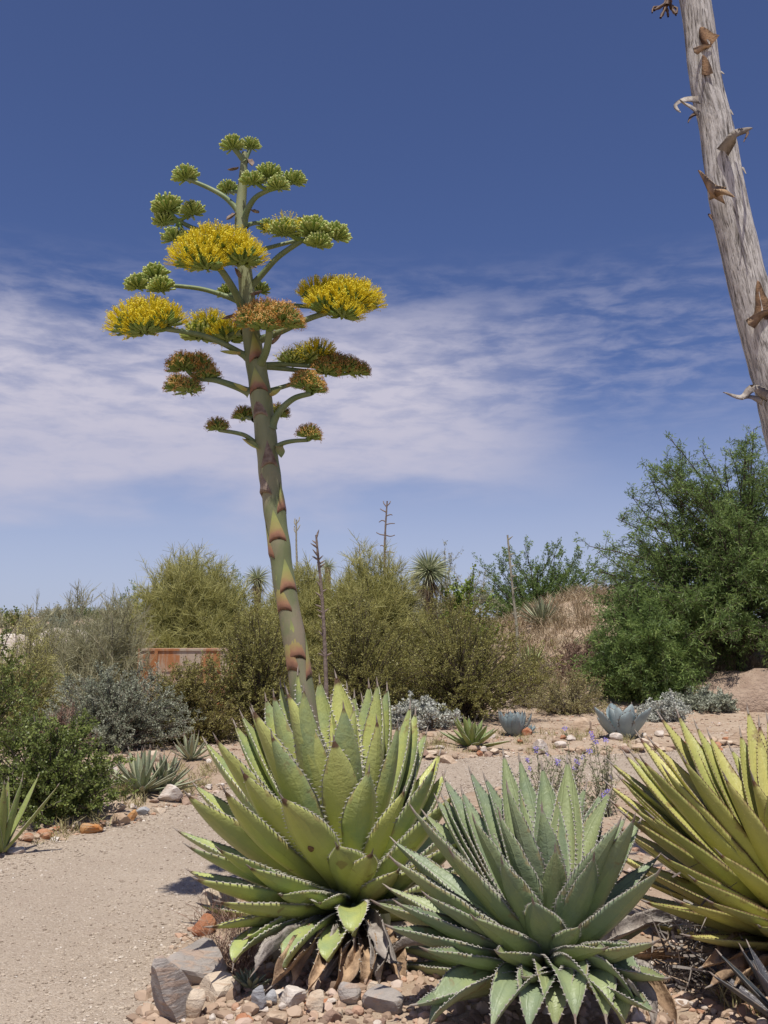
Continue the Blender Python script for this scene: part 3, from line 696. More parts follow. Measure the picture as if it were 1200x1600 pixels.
# --- the grey-green agave
A2 = np.array([*G(846, 1556)[:2], 0]); A2[1] = 4.02; A2[0] = (846 - 600) / F * 4.02; A2 = onground(A2[0], A2[1])
Z2 = (580, 1160, .4167)
L2 = [
 (495, 38, 1), (555, 58, 1), (640, 88, 1), (735, 62, 1), (722, 120, 1, {'W': .09}), (805, 165, 1), (370, 105, 1), (425, 130, 1), (272, 132, 1), (595, 150, 1), (680, 150, 1), (770, 200, 1),
 (900, 178, 1, {'W': .13}), (860, 190, 1), (245, 212, 1), (268, 205, 1), (340, 180, 1), (510, 165, -1, {'L': .72}), (955, 278, 1), (985, 288, -1), (1012, 288, 1),
 (385, 288, -1, {'L': .66}), (482, 270, -1, {'L': .62, 'W': .16}), (640, 248, -1, {'L': .6}), (155, 250, -1), (200, 268, 1), (690, 400, -1, {'L': .52, 'W': .13}), (835, 430, -1, {'L': .6, 'W': .12}), (930, 300, -1, {'L': .7}),
 (490, 447, -1, {'L': .55, 'W': .165}), (297, 408, -1, {'L': .66, 'W': .14}), (85, 370, 1), (80, 438, -1), (60, 543, 1), (15, 600, -1), (100, 603, -1, {'L': .72}), (205, 572, -1, {'L': .66, 'W': .13}),
 (606, 596, -1, {'L': .50, 'W': .165}), (382, 655, -1, {'L': .56, 'W': .15}), (470, 785, -1, {'L': .52, 'W': .14, 'bow': .04}), (200, 775, -1, {'L': .66, 'W': .13}), (97, 828, 1), (568, 880, -1, {'L': .5, 'W': .13, 'bow': .05}),
 (782, 690, -1, {'L': .46, 'W': .12}), (880, 772, -1, {'L': .55, 'W': .13, 'bow': .0}), (972, 758, -1, {'L': .6, 'W': .13, 'bow': .0}), (1068, 748, -1, {'W': .13}), (1080, 482, -1, {'W': .14}), (1075, 430, 1, {'W': .12}), (1085, 640, 1, {'W': .12}),
 (1110, 640, 1), (65, 690, -1), (72, 760, 1), (160, 985, -1, {'W': .13, 'bow': .04}), (118, 955, 1, {'bow': .03}), 
 (590, 1080, -1, {'via': (625, 905, .44), 'W': .15, 'tdy': -.1}), (690, 1075, -1, {'via': (690, 880, .42), 'W': .14, 'tdy': -.08}), (450, 1075, -1, {'via': (540, 905, .46), 'W': .15, 'tdy': -.1}), (765, 1040, -1, {'via': (745, 855, .44), 'W': .16, 'tdy': -.1}), (880, 1040, -1, {'via': (840, 850, .46), 'W': .16, 'tdy': -.1}), (995, 985, -1, {'via': (930, 830, .50), 'W': .16, 'tdy': -.08}), 
 (1112, 885, -1, {'W': .12, 'bow': .02}), (1130, 870, 1, {'W': .11}), (215, 1060, -1, {'via': (330, 920, .55), 'W': .15}), (1060, 960, 1, {'W': .11}), (1060, 1010, -1, {'W': .11, 'bow': 0.}), 
 (950, 1070, -1, {'via': (900, 930, .52), 'W': .14}), (1150, 1010, 1, {'W': .11, 'bow': 0.}),
 (1180, 980, 1, {'via': (1110, 900, .62), 'W': .11, 'dead': 2}), (1190, 860, 1, {'via': (1120, 800, .62), 'W': .11, 'dead': 1}), (1140, 1060, -1, {'via': (1090, 950, .6), 'W': .11, 'dead': 1}), (60, 900, 1, {'via': (80, 720, .7), 'W': .08, 'dead': 2}),
 (1150, 740, 1, {'via': (1120, 640, .66), 'W': .09, 'dead': 2}), (1060, 1080, -1, {'via': (1030, 930, .62), 'W': .1, 'dead': 2}),
]
agave2 = big_agave('agave_plant', 'grey-green agave with toothed channelled leaves and no stalk, in the stony bed', A2, (.02, -.06, 1), .22, .11, Z2, L2, 2, .15, M['agave2'], M['spine_grey'], .70, np.random.default_rng(22), deadmat=(M['dead_leaf'], M['dead_grey']), bow=.05, chan=.55, thick=.17, tooth=.013, spacing=.021, wave=.02, tip=.03)

# --- the yellow agave at the right
A3 = onground((1232 - 600) / F * 4.35, 4.35)
Z3 = (900, 1080, .325)
L3 = [
 (402, 118, 1), (165, 342, 1), (150, 443, 1), (268, 300, 1), (235, 300, 1), (170, 528, 1), (360, 598, -1), (590, 400, -1, {'L': .78, 'scar': (.42, .026, M['bark_scar'])}), (300, 212, 1), (360, 238, 1), (437, 178, 1), (545, 195, 1), (490, 108, 1),
 (577, 163, 1), (640, 208, 1), (742, 272, 1), (825, 88, 1), (880, 150, 1), (920, 130, 1), (790, 200, 1), (850, 420, -1, {'L': .72}), (690, 780, -1, {'L': .74}), (430, 800, -1), (280, 718, 1), (370, 905, 1), (490, 1010, -1), (470, 1070, 1), (530, 1175, -1, {'W': .13}),
 (200, 650, 1), (185, 780, 1), (215, 860, 1), (240, 960, 1), (300, 1100, 1), (330, 1010, -1), (230, 590, -1), (250, 460, 1), (205, 410, 1), (280, 560, -1), (320, 330, -1), (430, 380, -1), (520, 330, -1), (640, 480, 1), (720, 420, -1, {'L': .8}), (960, 420, -1, {'L': .75}), (560, 830, 1), (560, 900, -1), (640, 1010, -1, {'W': .12}), (560, 720, 1), (700, 560, 1),
 (600, 1330, -1, {'W': .13, 'dead': 1, 'bow': .02}), (640, 1420, -1, {'W': .13, 'dead': 1, 'bow': .0}), (760, 1420, -1, {'W': .12, 'dead': 1, 'bow': 0., 'L': .8}), (520, 1250, 1, {'W': .11}),
 (1000, 60, 1), (1080, 90, 1), (1180, 120, 1), (1300, 160, 1), (1400, 200, 1), (1500, 280, 1), (1250, 400, -1, {'L': .75}), (1600, 420, 1), (1700, 560, 1), (1750, 700, -1), (1750, 850, 1), (1700, 950, -1), (1600, 1050, -1),
 (1100, 700, -1, {'L': .7}), (1400, 600, -1, {'L': .75}), (1500, 800, -1, {'L': .8}), (1000, 950, -1, {'L': .7}), (1300, 1000, -1, {'L': .75}), (1450, 1150, -1), (1250, 1380, -1, {'L': .7, 'bow': .02}), (1480, 1330, -1, {'L': .75, 'bow': .02}), (1650, 1200, 1), (1000, 1350, -1, {'L': .7, 'dead': 1, 'bow': 0.}), (1350, 1480, -1, {'L': .75, 'dead': 1, 'bow': 0.}), (1600, 1400, -1, {'dead': 1, 'bow': 0.}), (880, 1130, -1, {'L': .72, 'bow': .02}), (1150, 1250, -1, {'L': .75, 'bow': .02}),
]
agave3 = big_agave('agave_plant', 'yellow-green narrow-leaved agave with brown-tipped leaves beside the dead grey stalk', A3, (0, 0, 1), .30, .12, Z3, L3, 3, .145, M['agave3'], M['spine_brown'], .86, np.random.default_rng(23), deadmat=(M['dead_leaf'], M['dead_grey']), bow=.03, chan=.30, thick=.24, tooth=.009, spacing=.02, tip=.04)

# ------------------------------------------------------------------ flower stalk of the first agave
def mat_stalk():
    m, N, L, b, out = mat_new('stalk_skin'); o = objco(N)
    f = noise(N, L, mapping(N, L, o, (1, 1, .5)), 4.5, 5, .55, .4); g = noise(N, L, mapping(N, L, o, (1, 1, .15)), 60, 4); sp = N.new('ShaderNodeSeparateXYZ'); L.new(o, sp.inputs[0])
    c = mixc(N, L, sstep(N, L, f, .35, .62), (.175, .20, .095), (.265, .285, .155))
    low = mth(N, L, 'MULTIPLY', sstep(N, L, sp.outputs[2], 2.8, 1.6), sstep(N, L, f, .36, .56))
    c = mixc(N, L, mth(N, L, 'MULTIPLY', low, .75), c, (.29, .215, .165))
    c = mixc(N, L, mth(N, L, 'MULTIPLY', sstep(N, L, g, .5, .75), .2), c, (.12, .12, .07))
    L.new(c, b.inputs['Base Color']); b.inputs['Roughness'].default_value = .55; b.inputs['Specular IOR Level'].default_value = .3
    bump(N, L, b, g, .25, .004); return m
M['stalk'] = mat_stalk()
def mat_bract():
    m, N, L, b, out = mat_new('bract_skin'); uvn = N.new('ShaderNodeUVMap'); sp = N.new('ShaderNodeSeparateXYZ'); L.new(uvn.outputs[0], sp.inputs[0])
    n = noise(N, L, objco(N), 30, 4)
    v = mth(N, L, 'ADD', sp.outputs[1], mth(N, L, 'MULTIPLY', mth(N, L, 'SUBTRACT', n, .5), .3))
    c = ramp(N, L, v, [(0, (.05, .035, .025)), (.05, (.20, .095, .06)), (.2, (.34, .18, .10)), (.4, (.37, .31, .11)), (.7, (.33, .36, .11)), (.93, (.24, .27, .10)), (1, (.16, .12, .07))])
    L.new(c, b.inputs['Base Color']); b.inputs['Roughness'].default_value = .5; return m
M['bract'] = mat_bract()
M['bract_dry'] = mat_plain('bract_dry', (.30, .24, .19), (.14, .09, .07), 25, .8, .5)
M['branch'] = mat_plain('branch_skin', (.14, .19, .085), (.20, .24, .12), 14, .5, .15)
M['bud'] = mat_foliage('flower_bud', [(0, (.20, .28, .07)), (.5, (.34, .42, .11)), (1, (.58, .60, .22))], .1, .45)
M['bud_base'] = mat_foliage('flower_base', [(0, (.16, .24, .06)), (1, (.27, .34, .08))], .1, .5)
M['yellow'] = mat_foliage('stamen_yellow', [(0, (.64, .48, .015)), (.6, (.80, .66, .03)), (1, (.76, .72, .09))], .3, .6)
M['orange'] = mat_foliage('stamen_spent', [(0, (.36, .17, .04)), (.45, (.68, .36, .08)), (1, (.76, .56, .24))], .25, .7)
M['brown'] = mat_foliage('stamen_brown', [(0, (.20, .10, .04)), (.6, (.46, .25, .07)), (1, (.62, .40, .15))], .2, .7)

ZF = (160, 180, .3833)
def fz(zx, zy, dy=0.0):
    return at(ZF[0] + zx * ZF[2], ZF[1] + zy * ZF[2], A1[1] + .22 + dy)
SPX = [(512, 1350, 44), (492, 1200, 42), (474, 1090, 38), (460, 1000, 37), (444, 910, 36), (436, 850, 36), (428, 790, 36), (420, 730, 36), (414, 670, 36), (405, 601, 36), (396, 545, 32), (390, 500, 29), (383, 429, 25), (377, 370, 22), (376, 333, 19), (380, 276, 15), (382, 238, 9)]
SP = np.array([at(a, b, A1[1] + .22) for a, b, w in SPX]); SP[0] = A1 + np.array([-.07, .10, .25]); SR = np.array([w / F * A1[1] / 2 for a, b, w in SPX])
SPs = spline(SP, 120); SRs = np.interp(np.linspace(0, len(SP) - 1, 120), np.arange(len(SP)), SR)
SRs *= 1 + .035 * np.sin(np.arange(120) * .9) * (np.arange(120) < 75)
Vs, Fs, us = tube_geo(SPs - A1, SRs, 24)
stalk = link('flower_stalk', mesh_np('flower_stalk', Vs, [Fs], us, mat=M['stalk']), agave1)
def stalk_at(py):
    zz = at(600, py, A1[1] + .22)[2]; i = np.array([np.interp(zz, SPs[:, 2], SPs[:, k]) for k in range(3)])
    t = nrm(np.array([np.interp(zz + .05, SPs[:, 2], SPs[:, k]) for k in range(3)]) - i); return i, t, float(np.interp(zz, SPs[:, 2], SRs))
def bract(py, ang, hgt, wdt, lift=.0045, dry=False):
    wdt *= 1.2; hgt *= 1.3
    """scale leaf hugging the stalk: tip up, swollen lip at its foot; ang 0 faces the camera, + to the right"""
    c, t, r = stalk_at(py); n = 12; m = 9
    side = nrm(np.cross(t, [0, 1, 0])); fr = np.cross(side, t); fr = fr if fr[1] < 0 else -fr
    VV = []; uv = []
    for i in range(n):
        v = i / (n - 1); half = wdt / 2 * (1 - v) ** 1.15 * (1 - .15 * math.exp(-v * 9)) / r
        for j in range(m):
            u = -1 + 2 * j / (m - 1); a = ang + u * half
            lf = lift * math.exp(-v * 3.2) * (1 - .8 * u * u) + .0015
            lf *= min(1, .25 + v * 12)
            sagv = -.020 * (1 - v) * (u * u)
            VV.append(c + t * (v * hgt + sagv) + (side * math.sin(a) + fr * math.cos(a)) * (r + lf)); uv.append(((u + 1) / 2, v))
    k = np.array([[i * m + j, i * m + j + 1, i * m + m + j + 1, i * m + m + j] for i in range(n - 1) for j in range(m - 1)])
    VV = np.array(VV) - A1
    # closing lip towards the stalk
    lip = []
    for j in range(m):
        u = -1 + 2 * j / (m - 1); a = ang + u * (wdt / 2 * .75 / r)
        lip.append(c + t * (.006 - .020 * (u * u)) + (side * math.sin(a) + fr * math.cos(a)) * (r - .004) - A1); uv.append(((u + 1) / 2, 0))
    k2 = np.array([[n * m + j, n * m + j + 1, j + 1, j] for j in range(m - 1)])
    link('bract', mesh_np('bract', np.concatenate([VV, lip]), [np.concatenate([k, k2])], np.array(uv), mat=M['bract_dry' if dry else 'bract']), stalk)
for a in [(1028, -.05, .16, .10), (1045, .75, .20, .10), (952, .55, .15, .10), (922, -.45, .13, .10), (844, .02, .13, .10), (868, 1.25, .15, .09), (800, -1.05, .12, .09), (905, 2.6, .13, .1), (985, -2.6, .14, .1), (1060, -1.3, .18, .09)]: bract(*a)
bract(770, .75, .11, .085, .02, True); bract(728, -.2, .10, .09, .008, True); bract(650, .3, .09, .09, .008, True)
bract(565, -.3, .12, .09, .012); bract(612, .1, .10, .11, .01)

def umbel(mb, c, rad, up, kind, rg, n):
    """a dome of florets; kinds: bud, open, spent, brown, tipped"""
    up = nrm(up); L_ = rad * .62
    k = 0
    for q in range(n):
        zc = 1 - (q + .5) / n * (.98 if kind in ('bud', 'tipped') else 1.1); th = q * 2.39996 + rg.uniform(-.2, .2)
        s_ = math.sqrt(max(0, 1 - zc * zc)); a = nrm(np.cross(up, [.3, .9, .1])); b = np.cross(up, a)
        d = nrm(up * (zc * .9 + .12) + (a * math.cos(th) + b * math.sin(th)) * s_ + rg.normal(0, .06, 3))
        lng = kind in ('bud', 'tipped'); base = c + d * rad * (.22 if lng else .30); ln = rad * (rg.uniform(.68, .86) if lng else rg.uniform(.55, .72)); r0 = rad * (.078 if lng else .082)
        # ovary and bud
        P = np.array([base, base + d * ln * .35, base + d * ln * .62, base + d * ln * .9, base + d * ln])
        rr = rg.random()
        if kind in ('bud', 'tipped'):
            V, Fq, uv = tube_geo(P, np.array([.4, .95, .75, 1.0, .35]) * r0, 5); mb.add(V, Fq, uv, np.repeat(np.array([.05, .35, .6, 1.0]) * (.6 + .4 * rr), 5), 0)
        else:
            V, Fq, uv = tube_geo(P, np.array([.5, 1.05, .9, .7, .25]) * r0, 5); mb.add(V, Fq, uv, rr, 1)
        if kind == 'bud' or (kind == 'tipped' and rg.random() > .3): continue
        nf = 9 if kind == 'open' else 6; e = base + d * ln * .85; fl = rad * (.46 if kind in ('open', 'tipped') else .24)
        mi = {'open': 2, 'tipped': 2, 'spent': 3, 'brown': 4}[kind]
        if kind == 'spent' and rg.random() < .15: mi = 4
        for f in range(nf):
            dd = nrm(d + up * .35 + rg.normal(0, .17 if kind == 'open' else .55, 3)); w = nrm(np.cross(dd, rg.normal(size=3))) * rad * .012
            tip = e + dd * fl * rg.uniform(.75, 1.25)
            midp = (e + tip) / 2 + rg.normal(0, .03 if kind == 'open' else .09, 3) * rad
            if kind in ('spent', 'brown'): tip = tip - Z * fl * .25 * rg.random()
            mb.add([e - w, e + w, midp + w, midp - w, tip + w * .8, tip - w * .8], [[0, 1, 2, 3], [3, 2, 4, 5]], None, rg.random(), mi)
            # anther
            an = nrm(rg.normal(size=3)) * rad * .035; wn = nrm(np.cross(an, dd)) * rad * .016
            mb.add([tip - an - wn, tip + an - wn, tip + an + wn, tip - an + wn], [[0, 1, 2, 3]], None, rg.random(), mi)
CL = [M['bud'], M['bud_base'], M['yellow'], M['orange'], M['brown']]
frg = np.random.default_rng(31)
def branch(pts, r0, r1, clusters, dy=None):
    """pts: zoom pixels from the stalk outward with depth offsets; clusters: (zx, zy, radius px, kind, dy)"""
    P = [fz(a, b, c) for a, b, c in pts]; P[0] = P[0]
    C = spline(P, 18); V, Fq, uv = tube_geo(C - A1, np.linspace(r0, r1, 18) * (1 + .6 * np.exp(-np.linspace(0, 1, 18) * 14)), 10)
    bo = link('branch', mesh_np('branch', V, [Fq], uv, mat=M['branch']), agave1)
    end = C[-1]
    for (zx, zy, rad, kind, d) in clusters:
        c = fz(zx, zy, d); R = rad * ZF[2] / F * (A1[1] + .22) * 1.42
        up = nrm(Z * .95 + (c - SP[10]) * np.array([.35, .35, 0]))
        mb = MB(); o0 = c - up * R * .52
        n = int(44 + 40 * min(1.5, R / .09))
        umbel(mb, o0 - A1, R, up, kind, frg, n)
        # pedicel joining it to the branch
        j = int(np.argmin(np.linalg.norm(C - o0, axis=1) + .4 * np.linspace(.6, 0, 18))); p0 = C[j]
        md = (p0 + o0) / 2 - Z * R * .12
        V, Fq, uv = tube_geo(bez(p0, md, o0 + up * R * .3, 7) - A1, np.linspace(r1 * .95, r1 * .75, 7), 7); mb.add(V, Fq, uv, .2, 1)
        for q in range(5):      # stubby fork below the dome
            th = q * 1.257; a = nrm(np.cross(up, [.3, .9, .1])); b = np.cross(up, a)
            e = o0 + up * R * .36 + (a * math.cos(th) + b * math.sin(th)) * R * .34
            V, Fq, uv = tube_geo(np.array([o0 - up * R * .02, (o0 + e) / 2 - up * .004, e]) - A1, [r1 * .7, r1 * .6, r1 * .45], 5); mb.add(V, Fq, uv, .3, 1)
        link('flower_cluster', mb.mesh('flower_cluster', CL, False), bo, kind='stuff')
B_, O_, S_, T_, N_ = 'bud', 'open', 'spent', 'tipped', 'brown'
branch([(580, 190, 0), (560, 165, -.01), (535, 135, -.02)], .018, .012, [(530, 108, 42, B_, -.03)])
branch([(582, 185, 0), (590, 165, .02), (603, 140, .03)], .014, .010, [(605, 112, 34, B_, .03)])
branch([(555, 390, 0), (500, 335, 0), (430, 295, .02), (350, 262, .03)], .016, .011, [(338, 232, 46, B_, .03)])
branch([(572, 315, .02), (545, 312, .08), (515, 312, .13)], .012, .009, [(510, 290, 38, B_, .14)])
branch([(575, 450, 0), (590, 390, -.03), (625, 335, -.06), (680, 305, -.08)], .020, .012, [(612, 252, 42, B_, -.10), (680, 226, 48, B_, -.06), (715, 272, 40, B_, -.12), (785, 250, 42, B_, -.04)])
branch([(560, 520, .02), (470, 490, .12), (370, 460, .18), (310, 430, .2)], .016, .012, [(262, 358, 58, B_, .2), (365, 376, 46, B_, .16), (245, 420, 40, B_, .24), (288, 482, 45, B_, .18), (345, 490, 36, B_, .14)])
branch([(600, 705, 0), (650, 650, -.02), (720, 575, -.05), (815, 510, -.06)], .019, .014, [(745, 452, 52, T_, -.1), (868, 450, 62, B_, -.08), (955, 468, 52, B_, -.04), (885, 505, 45, B_, -.12)])
branch([(590, 570, .02), (680, 540, .10), (790, 512, .14)], .014, .010, [(830, 440, 42, B_, .12)])
branch([(585, 450, .02), (640, 440, .1), (710, 475, .14)], .013, .009, [(678, 448, 40, B_, .15)])
branch([(575, 800, 0), (540, 720, -.12), (490, 640, -.22), (455, 605, -.28)], .022, .016, [(385, 560, 70, O_, -.30), (455, 530, 76, O_, -.24), (520, 520, 62, O_, -.2), (570, 560, 60, O_, -.26), (420, 585, 50, O_, -.36)])
branch([(560, 760, 0), (480, 730, .02), (390, 706, .04), (255, 692, .05)], .015, .011, [(140, 675, 46, B_, .05), (210, 635, 50, B_, .09), (235, 685, 46, B_, .0)])
branch([(575, 760, .03), (540, 735, .12), (500, 730, .18)], .012, .009, [(510, 712, 38, B_, .2)])
branch([(600, 740, .03), (620, 725, .12), (640, 715, .18)], .012, .009, [(640, 700, 38, B_, .2)])
branch([(620, 775, .03), (760, 775, .06), (890, 785, .08)], .015, .011, [(880, 720, 56, O_, .12), (950, 715, 56, O_, .14)])
branch([(630, 920, 0), (720, 885, -.02), (840, 830, -.04), (950, 795, -.04)], .020, .014, [(925, 760, 62, O_, -.08), (1000, 735, 70, O_, -.04), (1055, 735, 60, O_, 0), (985, 785, 52, O_, -.1)])
branch([(590, 985, 0), (500, 935, -.04), (400, 895, -.07), (260, 873, -.08)], .017, .012, [(120, 830, 66, O_, -.06), (185, 815, 72, O_, -.02), (245, 820, 58, O_, -.08), (165, 850, 52, O_, -.12)])
branch([(575, 885, .03), (520, 895, .1), (450, 920, .16)], .014, .010, [(395, 870, 62, T_, .16), (440, 850, 54, O_, .2), (510, 885, 54, O_, .14)])
branch([(640, 1020, -.02), (668, 960, -.12), (680, 890, -.18), (675, 860, -.2)], .022, .018, [(610, 815, 58, S_, -.22), (670, 795, 66, S_, -.18), (735, 805, 60, S_, -.24), (770, 830, 44, S_, -.2), (660, 830, 50, S_, -.28)])
branch([(640, 1020, .02), (740, 1015, .06), (870, 1025, .08)], .016, .011, [(775, 985, 46, T_, .08), (830, 975, 52, T_, .1), (885, 965, 52, O_, .12)])
branch([(650, 1025, .03), (800, 1040, .10), (960, 1055, .12)], .014, .010, [(945, 1000, 52, N_, .1), (1000, 1010, 50, N_, .12), (1045, 1025, 42, N_, .14), (915, 1020, 46, S_, .06)])
branch([(600, 1130, 0), (540, 1105, -.02), (460, 1080, -.03), (390, 1075, -.03)], .021, .013, [(325, 1000, 52, S_, -.02), (385, 1000, 52, S_, .02), (305, 1085, 44, S_, -.04), (350, 1095, 44, N_, -.08), (425, 1045, 44, S_, -.02)])
branch([(690, 1270, -.02), (720, 1210, -.05), (780, 1155, -.07), (850, 1135, -.08)], .021, .013, [(840, 1075, 52, S_, -.08), (870, 1100, 38, S_, -.04)])
branch([(655, 1130, .02), (710, 1115, .06), (800, 1088, .1)], .015, .011, [(815, 1065, 36, S_, .1)])
branch([(620, 1240, .04), (600, 1235, .12), (585, 1230, .18)], .012, .009, [(580, 1210, 40, N_, .2)])
branch([(660, 1240, .04), (690, 1235, .12), (715, 1225, .18)], .012, .009, [(718, 1200, 38, N_, .2)])
branch([(640, 1350, 0), (590, 1310, -.03), (545, 1295, -.05), (480, 1285, -.06)], .013, .010, [(468, 1255, 36, N_, -.06)])
branch([(680, 1365, 0), (735, 1338, -.03), (780, 1328, -.04), (835, 1325, -.05)], .014, .010, [(845, 1285, 40, S_, -.05), (862, 1300, 26, B_, -.02)])
# curled bracts where branches leave the stalk
for (zx, zy, dx, up_, ln, dry) in [(560, 970, -80, -10, .10, 0), (545, 810, -60, 20, .10, 1), (560, 660, -20, -40, .07, 1), (610, 730, 40, -15, .07, 1), (690, 930, 40, -40, .06, 1), (600, 600, 30, 20, .06, 1), (690, 1140, 40, -30, .09, 0), (540, 400, -35, 25, .05, 1), (610, 385, 30, 10, .05, 1), (550, 215, -40, 5, .04, 1), (600, 180, 12, 25, .04, 1), (585, 1120, -50, -30, .09, 0), (720, 1350, 10, 45, .08, 0), (580, 1320, 60, 40, .06, 0)]:
    P0 = fz(zx, zy, -.03) - A1; P2 = fz(zx + dx, zy + up_, -.07) - A1; mid = (P0 + P2) / 2 + Z * -.015
    V, Fq, uv, *_ = leaf_geo(P0, mid, P2, .05 if not dry else .035, nrm(np.array([0, -.3, 1.])), 3, .12, .5, 8)
    link('bract', mesh_np('bract', V, [Fq], uv * [1, .6] + [0, .35], mat=M['bract_dry' if dry else 'bract']), stalk)

# ------------------------------------------------------------------ dead grey stalk at the right
def mat_deadstalk():
    m, N, L, b, out = mat_new('dead_stalk_skin'); uvn = N.new('ShaderNodeUVMap')
    st = noise(N, L, mapping(N, L, uvn.outputs[0], (34, 7, 1)), 1.0, 6, .6, .7); f = noise(N, L, mapping(N, L, uvn.outputs[0], (5, 5, 1)), 1.2, 4)
    c = ramp(N, L, st, [(.30, (.07, .06, .052)), (.40, (.30, .275, .25)), (.50, (.57, .535, .50)), (.72, (.70, .67, .635))])
    fi = noise(N, L, mapping(N, L, uvn.outputs[0], (95, 9, 1)), 1.0, 5, .65, 1.0)
    c = mixc(N, L, mth(N, L, 'MULTIPLY', sstep(N, L, fi, .46, .36), .85), c, (.055, .045, .04))
    c = mixc(N, L, mth(N, L, 'MULTIPLY', sstep(N, L, f, .55, .75), .3), c, (.38, .33, .28))
    st = mth(N, L, 'ADD', st, mth(N, L, 'MULTIPLY', fi, .7))
    L.new(c, b.inputs['Base Color']); b.inputs['Roughness'].default_value = .85; b.inputs['Specular IOR Level'].default_value = .2
    bump(N, L, b, st, 1.0, .012); return m
M['dead_stalk'] = mat_deadstalk()
DY = 4.75
DPX = [(1010, -330, 42), (1048, -160, 45), (1086, 0, 49), (1102, 125, 51), (1119, 200, 54), (1135, 300, 59), (1158, 400, 60), (1183, 500, 62), (1205, 580, 63), (1219, 640, 64), (1233, 700, 65), (1250, 800, 66), (1262, 950, 67), (1266, 1150, 68), (1268, 1350, 69), (1268, 1478, 70)]
DP = np.array([at(a, b, DY) for a, b, w in DPX])[::-1]; DR = np.array([w / F * DY / 2 for a, b, w in DPX])[::-1]
D0 = onground(DP[0][0], DP[0][1]); DP[0][2] = D0[2] - .05
DPs = spline(DP, 260); DRs = np.interp(np.linspace(0, len(DP) - 1, 260), np.arange(len(DP)), DR)
dead = thing('dead_agave_stalk', 'thick weathered grey dead stalk leaning above the yellow agave', 'dead stalk', D0)
V, Fq, uv = tube_geo(DPs - D0, DRs, 40)
Vr = V.reshape(260, 40, 3); ax = (DPs - D0)[:, None]; rad = Vr - ax
ii, jj = np.meshgrid(np.arange(260), np.arange(40), indexing='ij')
k = 1 + .07 * fbm(jj * .55 + 3, ii * .12, 61, 3) + .03 * fbm(jj * 2.1, ii * .25, 66, 2); k[:, 0] = k[:, 0]
V = (ax + rad * k[..., None]).reshape(-1, 3)
link('trunk', mesh_np('trunk', V, [Fq], uv, mat=M['dead_stalk']), dead)
def dead_flap(pxs, W, dy0, m='dead_grey', name='bract', twist=1.0, lean=-.08):
    P = [at(a, b, DY + dy0 + lean * i) for i, (a, b) in enumerate(pxs)]
    C = spline(P, 14) - D0; t = np.linspace(0, 1, 14); T = nrm(np.gradient(C, axis=0)); S0 = nrm(np.cross(T, [0.1, 1, .2])); N0 = np.cross(T, S0)
    a = twist * t; S = S0 * np.cos(a)[:, None] + N0 * np.sin(a)[:, None]; N_ = np.cross(T, S)
    w = W * (1 - t) ** .7 + .001
    rows = np.stack([C - S * w[:, None] + N_ * w[:, None] * .5, C - N_ * .003, C + S * w[:, None] + N_ * w[:, None] * .5, C + N_ * .004], 1)
    n = 4; i = np.arange(13)[:, None] * n; j = np.arange(n)[None]; kk = (j + 1) % n
    Fq = np.stack([i + j, i + kk, i + n + kk, i + n + j], -1).reshape(-1, 4)
    link(name, mesh_np(name, rows.reshape(-1, 3), [Fq], mat=M[m]), dead)
dead_flap([(1090, 158), (1070, 158), (1056, 166), (1064, 176)], .022, -.05, 'dead_grey'); dead_flap([(1090, 180), (1080, 170), (1068, 162), (1062, 156)], .02, -.06, 'dead_grey'); dead_flap([(1088, 178), (1080, 184), (1075, 192)], .014, -.05, 'spine_brown')
dead_flap([(1130, 236), (1146, 214), (1160, 206), (1176, 200)], .035, -.08, 'dead_grey', twist=.4); dead_flap([(1152, 210), (1168, 208), (1162, 222)], .012, -.12, 'spine_brown')
dead_flap([(1128, 308), (1112, 300), (1100, 283), (1091, 266)], .045, -.10, 'dead_leaf', twist=.5); dead_flap([(1110, 306), (1130, 300), (1148, 308)], .022, -.13, 'dead_leaf'); dead_flap([(1112, 340), (1108, 336), (1114, 345)], .01, -.1, 'spine_brown')
dead_flap([(1190, 500), (1190, 480), (1186, 460), (1184, 438)], .05, -.09, 'bark_scar', twist=.2, lean=0); dead_flap([(1170, 508), (1184, 494), (1200, 486), (1215, 480)], .03, -.11, 'dead_leaf', lean=0)
dead_flap([(1200, 620), (1175, 608), (1158, 622), (1130, 613)], .028, -.05, 'dead_grey', twist=.5); dead_flap([(1190, 628), (1172, 622), (1160, 624)], .02, -.06, 'dead_grey')
dead_flap([(1112, 70), (1104, 62), (1098, 50), (1096, 42)], .05, -.075, 'bark_scar', twist=.1, lean=0); dead_flap([(1085, 82), (1098, 74), (1112, 72)], .02, -.09, 'dead_leaf', lean=0); dead_flap([(1104, 118), (1102, 100), (1098, 86)], .03, -.085, 'bark_scar', twist=.1, lean=0)
dead_flap([(1125, 112), (1132, 116)], .006, 0, 'dead_grey'); dead_flap([(1140, 172), (1146, 180)], .006, 0, 'dead_grey'); dead_flap([(1160, 262), (1166, 272)], .006, 0, 'dead_grey')
